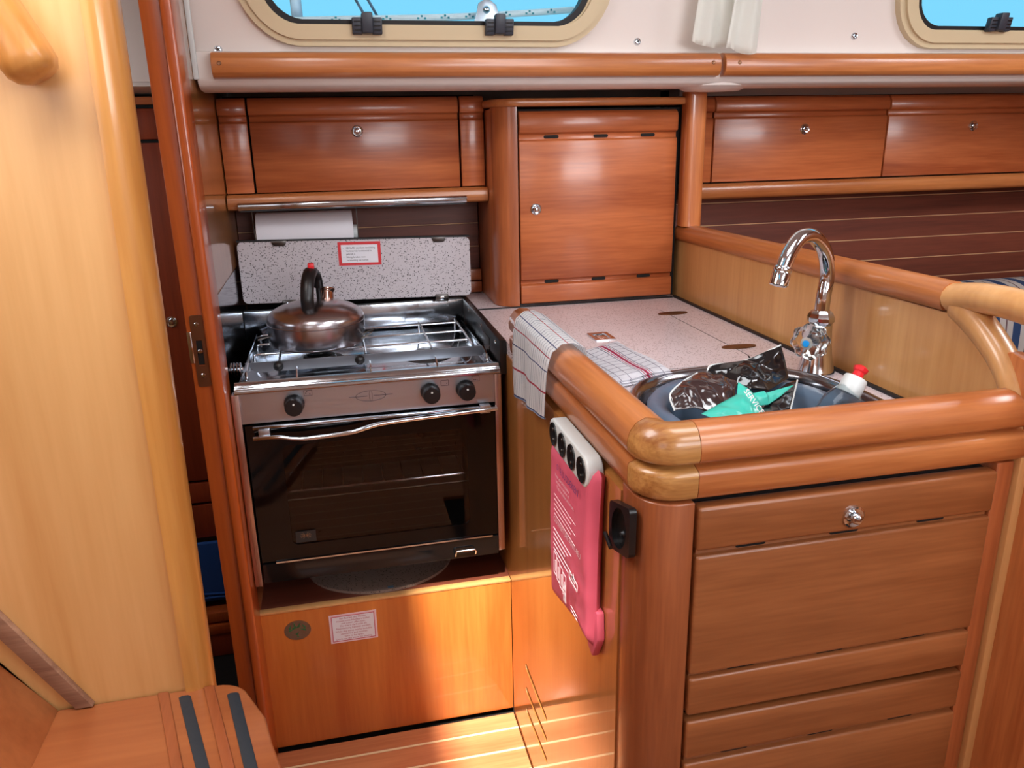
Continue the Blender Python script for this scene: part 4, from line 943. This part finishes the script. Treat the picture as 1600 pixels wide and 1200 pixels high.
# turned-up wing on the left
MB().hexa([(-.452, .70, .425), (-.455, .70, .4508), (-.452, 1.098, .425), (-.455, 1.098, .4508), (-.640, .70, .745), (-.665, .70, .765), (-.640, 1.098, .745), (-.665, 1.098, .765)], bev=.003).build('raised_wing', W_STEP, ST)
box(-.4575, -.4555, .70, 1.097, .449, .4508).build('joint_line', SLOT, ST, smooth=False)
LS = thing('ladder_stringer', (-.5, 1.09, .44), 'weathered sloping wooden strip running up the pale left bulkhead', 'strip')
MB().prism([(-.428, .452), (-.404, .452), (-.66, .925), (-.66, .865)], 'y', 1.088, 1.0995, bev=.001).build('strip', WORN, LS)

# ================================================================ AFT CABIN GLIMPSED PAST THE DOOR FRAME
AC = thing('aft_locker', (-.7, 1.95, .30), 'dark red wooden locker with chrome knob in the cabin behind the door frame', 'cabinet')
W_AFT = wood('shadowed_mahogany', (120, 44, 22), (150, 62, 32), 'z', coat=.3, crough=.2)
box(-1.5, -.238, 1.915, 2.11, .30, 1.34).build('carcass', SLOT, AC, smooth=False)
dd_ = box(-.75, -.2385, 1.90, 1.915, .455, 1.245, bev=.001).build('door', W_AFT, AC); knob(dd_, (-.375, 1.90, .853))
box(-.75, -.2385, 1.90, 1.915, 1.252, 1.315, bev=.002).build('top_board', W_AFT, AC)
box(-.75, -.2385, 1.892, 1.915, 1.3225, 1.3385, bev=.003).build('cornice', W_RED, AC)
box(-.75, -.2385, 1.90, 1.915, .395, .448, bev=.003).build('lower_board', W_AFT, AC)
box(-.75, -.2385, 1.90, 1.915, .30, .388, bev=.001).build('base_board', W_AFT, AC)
BN = thing('bunk', (-.7, 1.85, 0), 'wooden bunk front in the cabin behind the door frame', 'bunk')
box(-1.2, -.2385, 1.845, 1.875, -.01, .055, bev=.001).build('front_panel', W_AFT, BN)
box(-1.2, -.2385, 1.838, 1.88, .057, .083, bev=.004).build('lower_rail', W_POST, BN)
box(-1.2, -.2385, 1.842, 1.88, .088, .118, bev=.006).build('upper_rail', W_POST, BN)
box(-1.2, -.2385, 1.875, 2.11, .06, .098).build('base_board', W_DARK, BN, smooth=False)
CU = thing('blue_cushion', (-.7, 1.9, .118), 'blue fabric cushion on the bunk behind the door frame', 'cushion')
def cush(x, y_, z_): return (x, y_+.004*math.sin(z_*90+x*14), z_+.004*math.sin(x*22))
box(-1.1, -.2395, 1.885, 1.898, .1185, .29, bev=.006, seg=3).warp(cush).build('cover', BLUEC, CU)
fm = MB()
for i, zz in enumerate((.135, .148)): fm.tube([(-.7+.05*k_, 1.884+.0015*math.sin(k_*2+i), zz+.004*math.sin(k_*1.3+i)) for k_ in range(10)], .003, 6)
fm.build('fold_piping', BLUEC, CU)

# ================================================================ SETTEE GLIMPSED OVER THE PARTITION
SE_ = thing('settee', (1.8, 1.7, 0), 'settee with blue striped upholstery beyond the partition', 'settee')
box(1.36, 2.5, 1.30, 1.95, 0, .42).build('base', W_REDV, SE_, smooth=False)
mbs = MB(); mbs.uv = lambda a, b: (a*.75, b*.2)
cpf = bez([(0, 1.50, .44), (0, 1.50, .62), (0, 1.50, .78), (0, 1.515, .85), (0, 1.56, .884), (0, 1.64, .884), (0, 1.685, .85), (0, 1.70, .78), (0, 1.70, .44)], 4)
def cf(u, v):
    p = cpf[min(len(cpf)-1, int(v*(len(cpf)-1)+.5))]
    return Vector((1.43+u*.75, p.y, p.z-(.0 if u > .03 else .03*(1-u/.03)*(p.z > .84))))
mbs.sheet(cf, 60, len(cpf)-1, .004); mbs.build('backrest_cushion', STRIPE, SE_, sharp=80)
box(1.437, 2.175, 1.507, 1.693, .42, .84, bev=.01).build('cushion_core', BLUEC, SE_)

# ================================================================ OUTSIDE THE PORTLIGHTS
RP = thing('mooring_rope', (.3, 1.74, 1.44), 'white rope with teal flecks lying outside the large portlight', 'rope')
rp = bez([(-.16, 1.72, 1.462), (.06, 1.725, 1.470), (.25, 1.73, 1.476), (.45, 1.735, 1.488), (.62, 1.74, 1.502)], 8)
MB().tube(rp, .0065, 10).build('core', ROPE1, RP)
fk = MB()
for i in range(14):
    p = rp[int(i/14*len(rp))]
    for j in range(3): fk.box(p.x+j*.007, p.x+j*.007+.004, p.y-.0078, p.y-.0062, p.z-.003+(j % 2)*.004, p.z+.0005+(j % 2)*.004)
fk.build('fleck', TEALF, RP, smooth=False, kind='stuff')
PB_ = thing('deck_block', (.33, 1.71, 1.43), 'stainless steel pulley bracket outside the large portlight', 'pulley')
MB().prism([(.298, 1.43), (.375, 1.43), (.365, 1.47), (.358, 1.495), (.340, 1.508), (.322, 1.498), (.315, 1.470)], 'y', 1.692, 1.697, bev=.001).build('cheek_plate', STEEL, PB_)
MB().lathe([(.0, .005), (.004, .0045), (.007, .002), (.0075, 0)], (.338, 1.692, 1.486), (0, -1, 0), seg=20).build('pin', CHROME, PB_)
for x0_, x1_, nm in ((.06, .13, 'thin grey line slanting left outside the large portlight'), (.085, .155, 'thin grey line slanting beside its twin outside the large portlight')):
    MB().tube([(x1_, 1.80, 1.44), (x0_-.03, 1.80, 1.62)], .003, 6).build('rigging_line', plain('grey_line', (90, 110, 130), .6), None, label=nm, category='line', group='rigging lines outside')
MB().tube([(-.03, 1.85, 1.42), (-.035, 1.85, 1.60)], .012, 10).build('stanchion', plain('hazy_grey_metal', (110, 130, 150), .5), None, label='grey upright post outside the left end of the large portlight', category='post')
